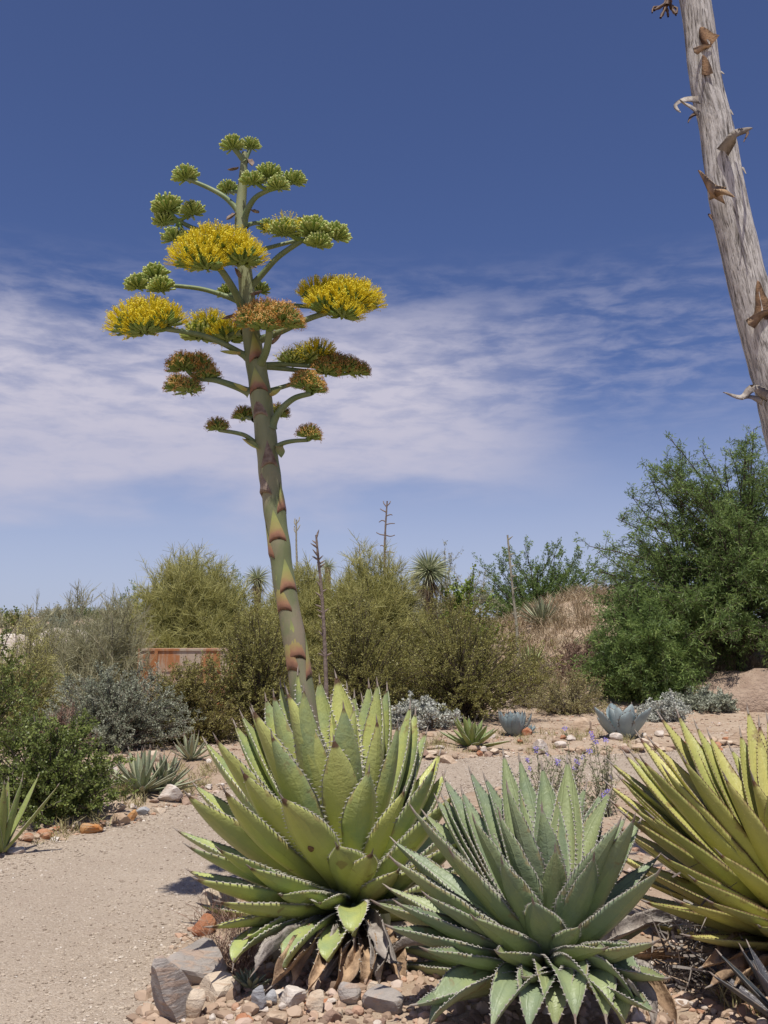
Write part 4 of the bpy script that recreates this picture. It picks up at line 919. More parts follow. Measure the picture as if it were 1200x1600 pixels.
# withered side branch that hangs into view at the top
mb = MB()
for pts, r in [([(1080, -90), (1062, -70), (1050, -30), (1042, 8)], .02), ([(1050, -20), (1040, 4), (1022, 16)], .012), ([(1042, 4), (1038, 16), (1032, 28)], .011), ([(1046, 0), (1050, 14), (1056, 22)], .012), ([(1040, 8), (1043, 18), (1044, 26)], .009), ([(1028, 11), (1021, 12), (1019, 20)], .007), ([(1050, 10), (1058, 14), (1056, 24)], .008)]:
    C = spline([at(a, b, DY - .1 - .02 * i) for i, (a, b) in enumerate(pts)], 10)
    Vt, Ft, ut = tube_geo(C - D0, np.linspace(r, r * .6, 10) * (1 + .3 * np.sin(np.arange(10) * 2.1)), 6); mb.add(Vt, Ft, ut)
link('withered_branch', mb.mesh('withered_branch', M['spine_brown']), dead)
for (a, b, s_) in [(1075, -150, 1), (1045, -190, -1), (1030, -260, 1)]:
    C = spline([at(a - 20, b, DY), at(a + 60 * s_, b - 40, DY - .1), at(a + 130 * s_, b - 70, DY - .15)], 10)
    Vt, Ft, ut = tube_geo(C - D0, np.linspace(.03, .015, 10), 7); link('withered_branch', mesh_np('withered_branch', Vt, [Ft], ut, mat=M['dead_stalk']), dead)

# ------------------------------------------------------------------ small agaves and aloes
def rosette(name, label, cat, px, py, n, L_, W, e0, e1, mat, spmat, seed, prof=3, bow=.06, tooth=0, spacing=.03, chan=.35, thick=.2, tip=.02, jit=.12, group=None, tilt=(0, 0), sizes=(.7, 1.05), rings=10, Y=None):
    g = G(px, py) if Y is None else onground((px - 600) / F * Y, Y)
    rg = np.random.default_rng(seed); root = thing(name, label, cat, g, group)
    for k in range(n):
        f = (k + .5) / n; th = k * 2.39996 + rg.uniform(-.2, .2); el = math.radians(e0 + (e1 - e0) * f ** .9) + rg.uniform(-jit, jit)
        l = L_ * rg.uniform(*sizes) * (1 - .25 * f)
        out = np.array([math.cos(th), math.sin(th), 0]); d = out * math.cos(el) + Z * math.sin(el) + np.array([tilt[0], tilt[1], 0])
        d = nrm(d); P0 = out * W * .3 + Z * (.01 + .05 * L_ * f); P2 = P0 + d * l; refup = nrm(Z - .3 * out); Nf = nrm(refup - (refup @ d) * d)
        P1 = (P0 + P2) / 2 - Nf * bow * l * 1.2
        add_leaf(root, P0, P1, P2, W * rg.uniform(.85, 1.1), refup, prof, mat, spmat, thick, chan, rings, 0, rg.uniform(-.1, .1), tooth, spacing, tip, rg, k)
    return root
M['ag_blue'] = mat_agave('agave_skin_blue', (.21, .27, .28), (.28, .345, .35), (.35, .41, .40), margin=(.2, .17, .15), tip=(.10, .06, .05), imprint=.8, rough=.55)
M['ag_blue2'] = mat_agave('agave_skin_slate', (.14, .185, .195), (.20, .25, .26), (.26, .31, .31), margin=(.15, .12, .1), tip=(.08, .05, .04), imprint=.8, rough=.55)
M['ag_greyg'] = mat_agave('agave_skin_pale', (.20, .235, .15), (.26, .29, .17), (.33, .34, .20), tip=(.22, .14, .09), tipstart=.9, rough=.5)
M['ag_green'] = mat_agave('agave_skin_green', (.13, .19, .055), (.20, .25, .075), (.27, .30, .09), tip=(.2, .13, .07), rough=.45)
M['ag_dark'] = mat_agave('aloe_skin_dark', (.035, .045, .05), (.06, .065, .075), (.09, .08, .09), margin=(.3, .28, .27), tip=(.05, .03, .03), rough=.35)
rosette('agave_plant', 'large pale blue agave with broad upright leaves on the far bank', 'agave', 973, 1153, 17, .60, .27, 44, 86, M['ag_blue'], M['spine_brown'], 1, 4, .10, .026, .055, thick=.15, rings=14, jit=.22, sizes=(.65, 1.1))
rosette('agave_plant', 'small tight blue artichoke agave on the far bank', 'agave', 803, 1149, 44, .40, .15, 58, 89, M['ag_blue2'], M['spine_brown'], 2, 4, .24, .010, .05, thick=.15, rings=12)
rosette('agave_plant', 'small bluish agave pup beside the artichoke agave', 'agave', 828, 1146, 12, .16, .05, 5, 80, M['ag_blue'], M['spine_brown'], 22, 1, .1)
rosette('agave_plant', 'spiky green agave on the far bank in front of silver shrub', 'agave', 737, 1168, 26, .52, .09, 12, 82, M['ag_green'], M['spine_brown'], 3, 2, .06, .008, .04, chan=.5)
rosette('agave_plant', 'pale grey-green spiky agave clump, left half of the pair by the path', 'agave', 222, 1238, 34, .50, .055, 8, 85, M['ag_greyg'], M['spine_brown'], 4, 3, .05, 0, chan=.4, jit=.25)
rosette('agave_plant', 'silvery agave with sprawling stiff leaves beside white flat-topped block', 'agave', 256, 1236, 30, .44, .05, 5, 75, M['ag_greyg'], M['spine_brown'], 5, 3, .04, 0, chan=.4, jit=.3)
rosette('agave_plant', 'small pale yellow-green agave tuft against the dark bushes', 'agave', 298, 1188, 24, .38, .045, 18, 85, M['ag_greyg'], M['spine_brown'], 6, 3, .08, 0)
rosette('agave_plant', 'narrow striped agave half hidden in the dark green shrub', 'agave', 112, 1264, 18, .40, .045, 25, 85, M['ag_greyg'], M['spine_brown'], 7, 3, .04, 0)
rosette('agave_plant', 'small grey spiky agave poking out beside the dark green shrub', 'agave', 162, 1232, 18, .36, .035, 10, 80, M['ag_greyg'], M['spine_brown'], 8, 3, .04, 0)
rosette('aloe_plant', 'upright green and brown aloe beside the propped pinkish slab', 'aloe', 2, 1332, 14, .62, .06, 55, 88, M['ag_green'], M['spine_brown'], 9, 3, .03, 0, jit=.2)
rosette('aloe_plant', 'dark purplish spiky plant at the foot of the yellow agave', 'aloe', 1236, 1610, 20, .42, .045, 15, 70, M['ag_dark'], M['spine_grey'], 10, 3, .02, 0, rings=14)
rosette('sotol_plant', 'small yucca with thin green leaves on the dry slope', 'yucca', 832, 1050, 40, .85, .045, 15, 85, M['ag_green'], M['spine_brown'], 11, 3, .02, 0, tip=0, jit=.2)
rosette('sotol_plant', 'silvery spiky sotol in dry grass on the slope', 'sotol', 848, 978, 60, 1.0, .05, 8, 85, M['ag_greyg'], M['spine_brown'], 12, 3, .02, 0, tip=0, jit=.2)

# ------------------------------------------------------------------ shrubs and trees
def leaf_quads(P, D, L_, W, rg, fold=0.0):
    n = len(P); D = nrm(D); S = nrm(np.cross(D, rg.normal(size=(n, 3))))
    L_ = np.broadcast_to(L_, (n,))[:, None]; W = np.broadcast_to(W, (n,))[:, None]
    V = np.stack([P, P + D * L_ * .5 + S * W * .5, P + D * L_, P + D * L_ * .5 - S * W * .5], 1)
    return V.reshape(-1, 3), np.arange(n * 4).reshape(n, 4)
def ribbons(A, B, w0, w1, rg):
    n = len(A); T = nrm(B - A); S = nrm(np.cross(T, rg.normal(size=(n, 3))))
    w0 = np.broadcast_to(w0, (n,))[:, None]; w1 = np.broadcast_to(w1, (n,))[:, None]
    V = np.stack([A - S * w0, A + S * w0, B + S * w1, B - S * w1], 1); return V.reshape(-1, 3), np.arange(n * 4).reshape(n, 4)
def tubes_many(P0, P1, P2, r0, r1, seg=5, sides=4):
    """vectorised quadratic tubes; returns verts, quads"""
    n = len(P0); t = np.linspace(0, 1, seg)[None, :, None]
    C = (1 - t) ** 2 * P0[:, None] + 2 * t * (1 - t) * P1[:, None] + t * t * P2[:, None]
    T = nrm(np.gradient(C, axis=1)); A = nrm(np.cross(T, np.array([.31, .77, .55]))); B = np.cross(T, A)
    th = np.linspace(0, 2 * np.pi, sides, endpoint=False)
    R = (np.asarray(r0)[:, None] * (1 - t[..., 0]) + np.asarray(r1)[:, None] * t[..., 0])[:, :, None, None]
    V = C[:, :, None] + R * (np.cos(th)[None, None, :, None] * A[:, :, None] + np.sin(th)[None, None, :, None] * B[:, :, None])
    i = np.arange(seg - 1)[:, None] * sides; j = np.arange(sides)[None]; k = (j + 1) % sides
    Fq = np.stack([i + j, i + k, i + sides + k, i + sides + j], -1).reshape(-1, 4)
    Fq = (Fq[None] + (np.arange(n) * seg * sides)[:, None, None]).reshape(-1, 4)
    return V.reshape(-1, 3), Fq
def shrub(name, label, cat, foot, w, h, mat, stem_mat, seed, K=60, twigs=7, lpt=40, leaf=(.022, .010), dw=None, style='vase', tl=.28, droop=0., spread=.35, crown_lo=.15, trunk=None, up=.5, lean=(0, 0), leafdir=.6, lump=.35, stem_r=.012, group=None, twig_r=.0025, lo_bias=.6, ribbon=None, part='foliage', stem_name='stem'):
    rg = np.random.default_rng(seed); root = thing(name, label, cat, foot, group); dw = dw or w
    lpt = int(lpt * 1.7); leaf = (leaf[0] * 1.12, leaf[1] * 1.2); ribbon = ribbon and (int(ribbon[0] * 1.5), ribbon[1], ribbon[2] * 1.15); w *= 1.08; dw *= 1.05
    # branch ends inside a lumpy envelope
    th = rg.uniform(0, 2 * np.pi, K); rho = np.sqrt(rg.random(K))
    ph = rg.uniform(0, 6.28, 4)
    lumps = 1 + lump * (.5 * np.sin(2 * th + ph[0]) * rho + .35 * np.sin(5 * th + ph[1]) * rho + .5 * (rg.random(K) - .5))
    if style == 'vase': top = (1 - .55 * rho ** 2)
    elif style == 'dome': top = np.sqrt(np.clip(1 - .93 * rho ** 2, .02, 1))
    else: top = (1 - .25 * rho ** 2)
    zz = h * (crown_lo + (1 - crown_lo) * rg.random(K) ** lo_bias) * top * np.clip(lumps, .5, 1.18)
    E = np.stack([w / 2 * rho * np.cos(th) * (1 + .15 * rg.normal(size=K)), dw / 2 * rho * np.sin(th), zz], -1) + np.array([lean[0], lean[1], 0]) * (zz / h)[:, None]
    # keep the tallest close to h
    B0 = rg.normal(0, .05, (K, 3)) * np.array([w * .6, dw * .6, 0]); B0[:, 2] = -.03
    if trunk:                                       # branches leave a few forks of a trunk
        forks = np.array(trunk[0]); fi = rg.integers(0, len(forks), K)
        near = np.argmin(np.linalg.norm(E[:, None] - forks[None], axis=2) + rg.uniform(0, .4 * w, (K, len(forks))), 1); B0 = forks[near]
    C1 = B0 + (E - B0) * np.array([spread, spread, .62]) + rg.normal(0, .05, (K, 3)) * h * .5
    mb = MB()
    V, Fq = tubes_many(B0, C1, E, np.full(K, stem_r) * rg.uniform(.6, 1.2, K), np.full(K, stem_r * .25), 7, 5); mb.add(V, Fq)
    # twigs
    nt = K * twigs; bi = np.repeat(np.arange(K), twigs); t = rg.uniform(.35, 1, nt); t[::twigs] = rg.uniform(.93, 1, K); t[1::twigs] = rg.uniform(.8, .97, K); t = t[:, None]
    P = (1 - t) ** 2 * B0[bi] + 2 * t * (1 - t) * C1[bi] + t * t * E[bi]
    od = nrm(P - np.array([lean[0] * .5, lean[1] * .5, h * .3])); D = nrm(rg.normal(size=(nt, 3)) * .75 + od * .7 + Z * up)
    tln = tl * rg.uniform(.5, 1.25, nt); Q = P + D * tln[:, None] - Z * (droop * tln)[:, None]
    Q[:, 2] = np.maximum(Q[:, 2], .02)
    Mi = (P + Q) / 2 + Z * (droop * .3 * tln + .08 * tln)[:, None]
    V, Fq = tubes_many(P, Mi, Q, np.full(nt, twig_r * 1.5), np.full(nt, twig_r * .6), 4, 3); mb.add(V, Fq)
    if trunk:
        for pts, r0, r1 in trunk[1]:
            V, Fq, uv = tube_geo(spline(pts, 12), np.linspace(r0, r1, 12), 8); mb.add(V, Fq, uv)
    link(stem_name, mb.mesh(stem_name, stem_mat), root)
    fm = MB()
    if ribbon:                                       # green leafless twigs
        nr, rl, rw = ribbon; N_ = nt * nr; qi = np.repeat(np.arange(nt), nr); s_ = rg.random(N_)[:, None]
        A = (1 - s_) ** 2 * P[qi] + 2 * s_ * (1 - s_) * Mi[qi] + s_ * s_ * Q[qi]
        Dd = nrm(D[qi] * .7 + rg.normal(0, .6, (N_, 3)) + Z * up * .6)
        Bq = A + Dd * (rl * rg.uniform(.4, 1.2, N_))[:, None]; V, Fq = ribbons(A, Bq, rw, rw * .5, rg)
        fm.add(V, Fq, None, np.clip(rg.random(N_) * .75 + .25 * np.repeat(rg.random(nt), nr), 0, 1))
    if lpt:
        N_ = nt * lpt; qi = np.repeat(np.arange(nt), lpt); s_ = (rg.random(N_) ** .85)[:, None]
        A = (1 - s_) ** 2 * P[qi] + 2 * s_ * (1 - s_) * Mi[qi] + s_ * s_ * Q[qi] + rg.normal(0, leaf[0] * .35, (N_, 3))
        Dd = D[qi] * leafdir + rg.normal(size=(N_, 3)) * .7 - Z * droop * .6
        sc_ = rg.uniform(.6, 1.25, N_); V, Fq = leaf_quads(A, Dd, leaf[0] * sc_, leaf[1] * sc_, rg)
        fm.add(V, Fq, None, np.clip(.55 * rg.random(N_) + .45 * np.repeat(rg.random(nt), lpt), 0, 1))
    link(part, fm.mesh(part, mat, False), root, kind='stuff')
    return root
def place(x0, x1, ytop, Y=None, ybase=None):
    """foot, width and height in metres of something that spans these photo pixels"""
    cx = (x0 + x1) / 2
    if Y is None: Y = G(cx, ybase)[1]
    f = onground(at(cx, 1000, Y)[0], Y); return f, (x1 - x0) / F * Y, at(cx, ytop, Y)[2] - f[2]

M['wood_grey'] = mat_plain('twig_grey', (.20, .17, .14), (.12, .095, .075), 20, .9, .3)
M['wood_dark'] = mat_plain('twig_dark', (.10, .075, .055), (.055, .042, .034), 20, .9, .3)
M['wood_pale'] = mat_plain('twig_pale', (.36, .34, .25), (.25, .24, .17), 20, .9, .3)
M['wood_green'] = mat_plain('twig_green', (.19, .22, .08), (.13, .15, .06), 20, .8, .3)
M['f_jojoba'] = mat_foliage('leaf_dark_green', [(0, (0.086, 0.113, 0.034)), (.5, (0.172, 0.218, 0.060)), (.85, (0.264, 0.311, 0.086)), (1, (0.409, 0.449, 0.172))], 0.35, .4)
M['f_creosote'] = mat_foliage('leaf_creosote', [(0, (.135, .13, .042)), (.45, (.25, .24, .075)), (.8, (.36, .34, .11)), (1, (.50, .46, .19))], .4, .45)
M['f_creosote2'] = mat_foliage('leaf_creosote_brown', [(0, (.15, .11, .045)), (.4, (.24, .21, .07)), (.8, (.33, .31, .095)), (1, (.46, .40, .17))], .4, .5)
M['f_palo'] = mat_foliage('twig_palo_verde', [(0, (.27, .26, .095)), (.5, (.42, .405, .15)), (.85, (.54, .51, .21)), (1, (.66, .60, .32))], .42, .6)
M['f_palog'] = mat_foliage('twig_palo_grey', [(0, (.22, .22, .125)), (.5, (.36, .35, .21)), (1, (.55, .52, .36))], .4, .6)
M['f_grey'] = mat_foliage('leaf_grey_green', [(0, (0.149, 0.172, 0.113)), (.5, (0.284, 0.307, 0.217)), (1, (0.493, 0.508, 0.404))], 0.30, .7)
M['f_silver'] = mat_foliage('leaf_silver', [(0, (.28, .29, .24)), (.5, (.46, .47, .41)), (1, (.64, .65, .60))], .15, .7)
M['f_silverg'] = mat_foliage('leaf_silver_green', [(0, (.17, .19, .13)), (.5, (.30, .32, .24)), (1, (.50, .51, .42))], .15, .7)
M['f_mesq'] = mat_foliage('leaf_mesquite', [(0, (0.081, 0.130, 0.044)), (.5, (0.160, 0.234, 0.068)), (.85, (0.246, 0.333, 0.093)), (1, (0.370, 0.444, 0.148))], 0.42, .5)
M['f_bright'] = mat_foliage('leaf_bright', [(0, (0.091, 0.143, 0.026)), (.5, (0.195, 0.273, 0.046)), (1, (0.351, 0.403, 0.078))], .25, .5)
M['f_straw'] = mat_foliage('dry_straw', [(0, (.22, .15, .09)), (.5, (.38, .29, .18)), (1, (.55, .46, .32))], .2, .8)
M['f_rust'] = mat_foliage('dry_rust', [(0, (.14, .08, .06)), (.5, (.29, .18, .13)), (1, (.45, .33, .26))], .15, .8)
M['f_drymix'] = mat_foliage('dry_green_mix', [(0, (0.184, 0.138, 0.069)), (.5, (0.322, 0.287, 0.115)), (1, (0.529, 0.483, 0.276))], .2, .8)

f, w, h = place(-45, 168, 1125, ybase=1292)
shrub('leafy_shrub', 'rounded dark green leafy shrub at the path edge', 'shrub', f + [0, .35, 0], w, h * 1.05, M['f_jojoba'], M['wood_grey'], 41, K=120, twigs=7, lpt=26, leaf=(.024, .014), dw=1.0, style='dome', tl=.15, crown_lo=.05, lo_bias=.8, lump=.25)
f, w, h = place(-160, 62, 930, Y=10.2)
shrub('leafy_shrub', 'tall loose green shrub behind the rounded dark one', 'shrub', f, w, h, M['f_jojoba'], M['wood_dark'], 42, K=90, twigs=7, lpt=26, leaf=(.028, .015), style='vase', tl=.26, crown_lo=.1, lump=.4, lo_bias=.8)
f, w, h = place(70, 290, 1054, Y=12.6)
shrub('saltbush', 'grey-green twiggy shrub below the rusty steel box', 'shrub', f, w, h * 1.12, M['f_grey'], M['wood_grey'], 43, K=180, twigs=8, lpt=18, leaf=(.026, .012), dw=1.4, style='dome', tl=.2, crown_lo=.05)
f, w, h = place(55, 140, 1105, Y=10.0)
shrub('dry_shrub', 'dried brown twiggy clump above the rounded dark green shrub', 'dry shrub', f, w, h, M['f_rust'], M['wood_grey'], 44, K=60, twigs=6, lpt=10, leaf=(.02, .006), style='vase', tl=.14, up=.9, ribbon=(6, .09, .002))
f, w, h = place(215, 385, 1052, Y=13.6)
shrub('creosote_bush', 'brownish olive creosote bush right below the rusty steel box', 'creosote bush', f, w, h * 1.1, M['f_creosote2'], M['wood_dark'], 45, K=180, twigs=8, lpt=20, leaf=(.026, .013), style='vase', tl=.24, crown_lo=.05)
f, w, h = place(322, 490, 945, Y=14.2)
shrub('creosote_bush', 'olive creosote bush behind the flower stalk, beside the steel box', 'creosote bush', f, w, h, M['f_creosote'], M['wood_dark'], 46, K=140, twigs=8, lpt=22, leaf=(.027, .014), style='vase', tl=.28, crown_lo=.05)
f, w, h = place(452, 665, 925, Y=16.6)
shrub('creosote_bush', 'olive creosote bush behind the thin bare stalk', 'creosote bush', f, w, h, M['f_creosote'], M['wood_dark'], 47, K=170, twigs=8, lpt=22, leaf=(.029, .015), style='vase', tl=.32, crown_lo=.04)
f, w, h = place(600, 845, 935, Y=17.0)
shrub('creosote_bush', 'wide olive creosote bush below the yucca with dark stems showing', 'creosote bush', f, w, h, M['f_creosote'], M['wood_dark'], 48, K=190, twigs=8, lpt=21, leaf=(.029, .015), style='vase', tl=.32, crown_lo=.12, stem_r=.016)
f, w, h = place(195, 405, 868, Y=22.5)
shrub('palo_verde_tree', 'bushy yellow-green palo verde rising behind the rusty steel box', 'palo verde', f, w, h, M['f_palo'], M['wood_green'], 49, K=380, twigs=10, lpt=5, leaf=(.03, .012), style='dome', tl=.38, crown_lo=.2, up=.45, ribbon=(18, .26, .0042), lump=.16, lo_bias=.4, stem_r=.025, part='crown')
f, w, h = place(395, 545, 888, Y=22)
shrub('palo_verde_tree', 'yellow-green palo verde directly behind the flower stalk', 'palo verde', f, w, h, M['f_palo'], M['wood_green'], 50, K=270, twigs=10, lpt=5, leaf=(.03, .012), style='dome', tl=.38, crown_lo=.2, up=.45, ribbon=(18, .26, .0042), lump=.16, lo_bias=.4, stem_r=.02, part='crown')
f, w, h = place(500, 665, 868, Y=21.5)
shrub('palo_verde_tree', 'yellow-green palo verde beside the yucca', 'palo verde', f, w, h, M['f_palo'], M['wood_green'], 51, K=290, twigs=10, lpt=5, leaf=(.03, .012), style='dome', tl=.38, crown_lo=.2, up=.45, ribbon=(18, .26, .0042), lump=.16, lo_bias=.4, stem_r=.02, part='crown')
f, w, h = place(95, 245, 950, Y=18.5)
shrub('palo_verde_tree', 'sparse greyish palo verde with pale bare limbs beside the steel box', 'palo verde', f, w, h, M['f_palog'], M['wood_pale'], 52, K=70, twigs=9, lpt=4, leaf=(.025, .01), style='dome', tl=.45, crown_lo=.3, up=.8, ribbon=(12, .26, .0045), lump=.4, stem_r=.03, part='crown')
f, w, h = place(35, 150, 925, Y=19.5)
shrub('palo_verde_tree', 'thin pale palo verde in front of the white boulders', 'palo verde', f, w, h, M['f_palog'], M['wood_pale'], 53, K=38, twigs=9, lpt=2, leaf=(.025, .01), style='vase', tl=.45, crown_lo=.35, up=1.1, ribbon=(10, .26, .0045), lump=.7, stem_r=.028, part='crown')
f, w, h = place(-20, 105, 975, Y=13.5)
shrub('creosote_bush', 'yellowish creosote bush behind the tall loose green shrub', 'creosote bush', f, w, h, M['f_palo'], M['wood_grey'], 54, K=90, twigs=8, lpt=14, leaf=(.026, .012), style='vase', tl=.3, crown_lo=.1, ribbon=(4, .14, .003))
f, w, h = place(165, 245, 918, Y=29)
shrub('mesquite_tree', 'small dark blue-green mesquite peeking out left of the palo verde', 'mesquite', f, w, h, M['f_mesq'], M['wood_dark'], 55, K=50, twigs=7, lpt=26, leaf=(.06, .02), style='dome', tl=.4, crown_lo=.4, stem_r=.03, part='crown')
f, w, h = place(615, 775, 872, Y=27)
shrub('mesquite_tree', 'grey-green bushy tree behind the yucca', 'mesquite', f, w, h, M['f_palog'], M['wood_grey'], 56, K=90, twigs=8, lpt=16, leaf=(.05, .02), style='dome', tl=.45, crown_lo=.3, stem_r=.03, ribbon=(5, .2, .005), part='crown')
f, w, h = place(680, 770, 895, Y=24)
shrub('leafy_shrub', 'bright green broad-leaved shrub right beside the yucca', 'shrub', f, w, h, M['f_bright'], M['wood_grey'], 57, K=60, twigs=7, lpt=16, leaf=(.06, .035), style='dome', tl=.3, crown_lo=.3)
f, w, h = place(735, 945, 852, Y=31)
shrub('mesquite_tree', 'dark green mesquite on top of the dry grassy slope', 'mesquite', f, w, h, M['f_mesq'], M['wood_dark'], 58, K=150, twigs=8, lpt=26, leaf=(.075, .022), style='dome', tl=.5, crown_lo=.2, up=.9, lump=.45, stem_r=.03, part='crown')
f, w, h = place(610, 800, 925, Y=22.3)
shrub('creosote_bush', 'dull olive shrub between yucca and grassy slope', 'creosote bush', f, w, h, M['f_creosote2'], M['wood_grey'], 59, K=110, twigs=7, lpt=18, leaf=(.04, .02), style='vase', tl=.35)
f, w, h = place(828, 940, 1050, Y=18.2)
shrub('dry_shrub', 'dry yellow-brown shrub at the foot of the grassy slope', 'dry shrub', f, w, h, M['f_drymix'], M['wood_grey'], 60, K=100, twigs=8, lpt=16, leaf=(.022, .012), style='dome', tl=.18, crown_lo=.03)
f, w, h = place(850, 960, 1000, Y=21.5)
shrub('dry_shrub', 'reddish brown dry brush on the slope beside the mesquite', 'dry shrub', f, w, h, M['f_rust'], M['wood_grey'], 61, K=110, twigs=8, lpt=18, leaf=(.025, .014), style='dome', tl=.2, crown_lo=.03)
f, w, h = place(770, 880, 1010, Y=19.5)
shrub('dry_shrub', 'straw-coloured twiggy shrub beside the wide creosote bush', 'dry shrub', f, w, h, M['f_drymix'], M['wood_grey'], 62, K=80, twigs=8, lpt=12, leaf=(.022, .012), style='vase', tl=.25, crown_lo=.05)
f, w, h = place(612, 702, 1092, Y=15.6)
shrub('brittlebush', 'silvery white brittlebush with dead brown twigs behind the flowering agave', 'brittlebush', f, w, h, M['f_silver'], M['f_rust'], 63, K=60, twigs=6, lpt=22, leaf=(.045, .025), style='dome', tl=.12, crown_lo=.3, lo_bias=.5)
f, w, h = place(1000, 1062, 1085, Y=17.0)
shrub('brittlebush', 'silver-white low shrub right beside the large pale blue agave', 'brittlebush', f, w, h, M['f_silver'], M['wood_grey'], 64, K=60, twigs=6, lpt=22, leaf=(.04, .02), style='dome', tl=.12, crown_lo=.05)
f, w, h = place(1050, 1142, 1082, Y=18.4)
shrub('brittlebush', 'grey-green low shrub against the bare earth mound', 'brittlebush', f, w, h, M['f_silverg'], M['wood_grey'], 65, K=70, twigs=6, lpt=22, leaf=(.04, .02), style='dome', tl=.14, crown_lo=.05)
# more growth that fills the gaps along the hill
for k, (a, b, t, Y, mt, lb) in enumerate([(-60, 60, 955, 26, 'f_palog', 'pale twiggy bush far back at the left edge of the garden'), (40, 130, 962, 33, 'f_grey', 'low grey bush on the hill above the white boulders'), (120, 210, 955, 34, 'f_creosote', 'low olive bush on the hill below the blue-green mesquite'), (905, 985, 905, 30, 'f_palog', 'pale bush on the slope tucked against the large mesquite'),
                                        (-30, 50, 968, 38, 'f_creosote', 'low olive bush at the far end of the hill crest'), (60, 120, 958, 40, 'f_palog', 'pale rounded bush on the hill crest beside the thin palo verde'), (100, 170, 962, 42, 'f_mesq', 'dark low bush on the hill crest behind the thin palo verde'), (10, 80, 972, 30, 'f_drymix', 'dry yellowish bush on the hill behind the white boulders'), (140, 200, 965, 28, 'f_palog', 'pale bush on the hill right behind the greyish palo verde'),
                                        (560, 700, 905, 30, 'f_creosote', 'olive bush far behind the yucca'), (300, 420, 895, 31, 'f_mesq', 'dark bush behind the palo verde at the flower stalk')]):
    f, w, h = place(a, b, t, Y=Y)
    shrub('distant_bush', lb, 'bush', f, w, h, M[mt], M['wood_grey'], 70 + k, K=70, twigs=7, lpt=16, leaf=(.055, .025), style='dome', tl=.4, crown_lo=.1)

# the large mesquite at the right
f, w, h = place(955, 1360, 690, Y=21)
forks = [np.array([-1.0, 0, 1.1]), np.array([.2, .2, 1.8]), np.array([1.3, -.1, 1.6]), np.array([-.1, -.6, 1.3]), np.array([.4, .6, 2.6])]
limbs = [([np.array([0, 0, -.1]), np.array([.05, 0, .6]), q * .7 + np.array([0, 0, .1]), q], .13, .06) for q in forks]
mq = shrub('mesquite_tree', 'large feathery green mesquite tree over the bare earth mound', 'mesquite', f, w, h, M['f_mesq'], M['wood_dark'], 80, K=420, twigs=10, lpt=26, leaf=(.095, .015), dw=4.6, style='dome', tl=.55, crown_lo=.12, up=.25, droop=.35, trunk=(forks, limbs), lump=.35, stem_r=.028, twig_r=.005, part='crown', stem_name='trunk', lo_bias=.6)
f2, w2, h2 = place(925, 1085, 900, Y=19.6)
shrub('mesquite_sapling', 'drooping green mesquite skirt hanging to the ground beside the earth mound', 'mesquite', f2, w2, h2, M['f_mesq'], M['wood_dark'], 81, K=150, twigs=9, lpt=26, leaf=(.09, .015), style='dome', tl=.45, crown_lo=.05, up=.2, droop=.4, lump=.3, stem_r=.02, part='crown', stem_name='trunk')

# earth mound
mf = onground(at(1180, 1000, 19.4)[0], 19.4)
V, Fq = ICO3; V = V.copy(); V = V * np.array([1.75, 1.1, .80]); V[:, 2] += .42 * fbm(V[:, 0] * 1.3 + 4, V[:, 1] * 1.3, 91) * (V[:, 2] > 0); V += .13 * np.stack([fbm(V[:, 1] * 6, V[:, 2] * 6, 92 + q, 3) for q in range(3)], -1)
M['mound'] = mat_plain('mound_earth', (.28, .20, .15), (.36, .27, .205), 4, .95, 1.0, 14, .08)
o = link('earth_mound', mesh_np('earth_mound', V, [Fq], mat=M['mound']), loc=mf + [0, 0, -.08]); o['kind'] = 'structure'
# white boulders far left
for (a, b, w_, h_, sd_) in [(78, 1000, 64, 20, 400), (118, 1000, 52, 22, 401), (20, 1012, 56, 22, 402), (150, 1006, 44, 14, 403)]:
    Yb = 25; ff = onground(at(a, 1000, Yb)[0], Yb); V, Fq = rock_geo(sd_, 10); top = at(a, b - h_, Yb)[2] - ff[2]
    V = np.sign(V) * np.abs(V) ** .7; V = V * np.array([w_ / F * Yb / 2, .6, top / 2]); V[:, 2] += top / 2
    o = link('boulder', mesh_np('boulder', V, [Fq], mat=ROCK['white'], smooth_shade=False), loc=ff); o['label'] = 'whitish boulder among the pale palo verdes below the hill'; o['category'] = 'boulder'; o['group'] = 'white boulders below the hill'

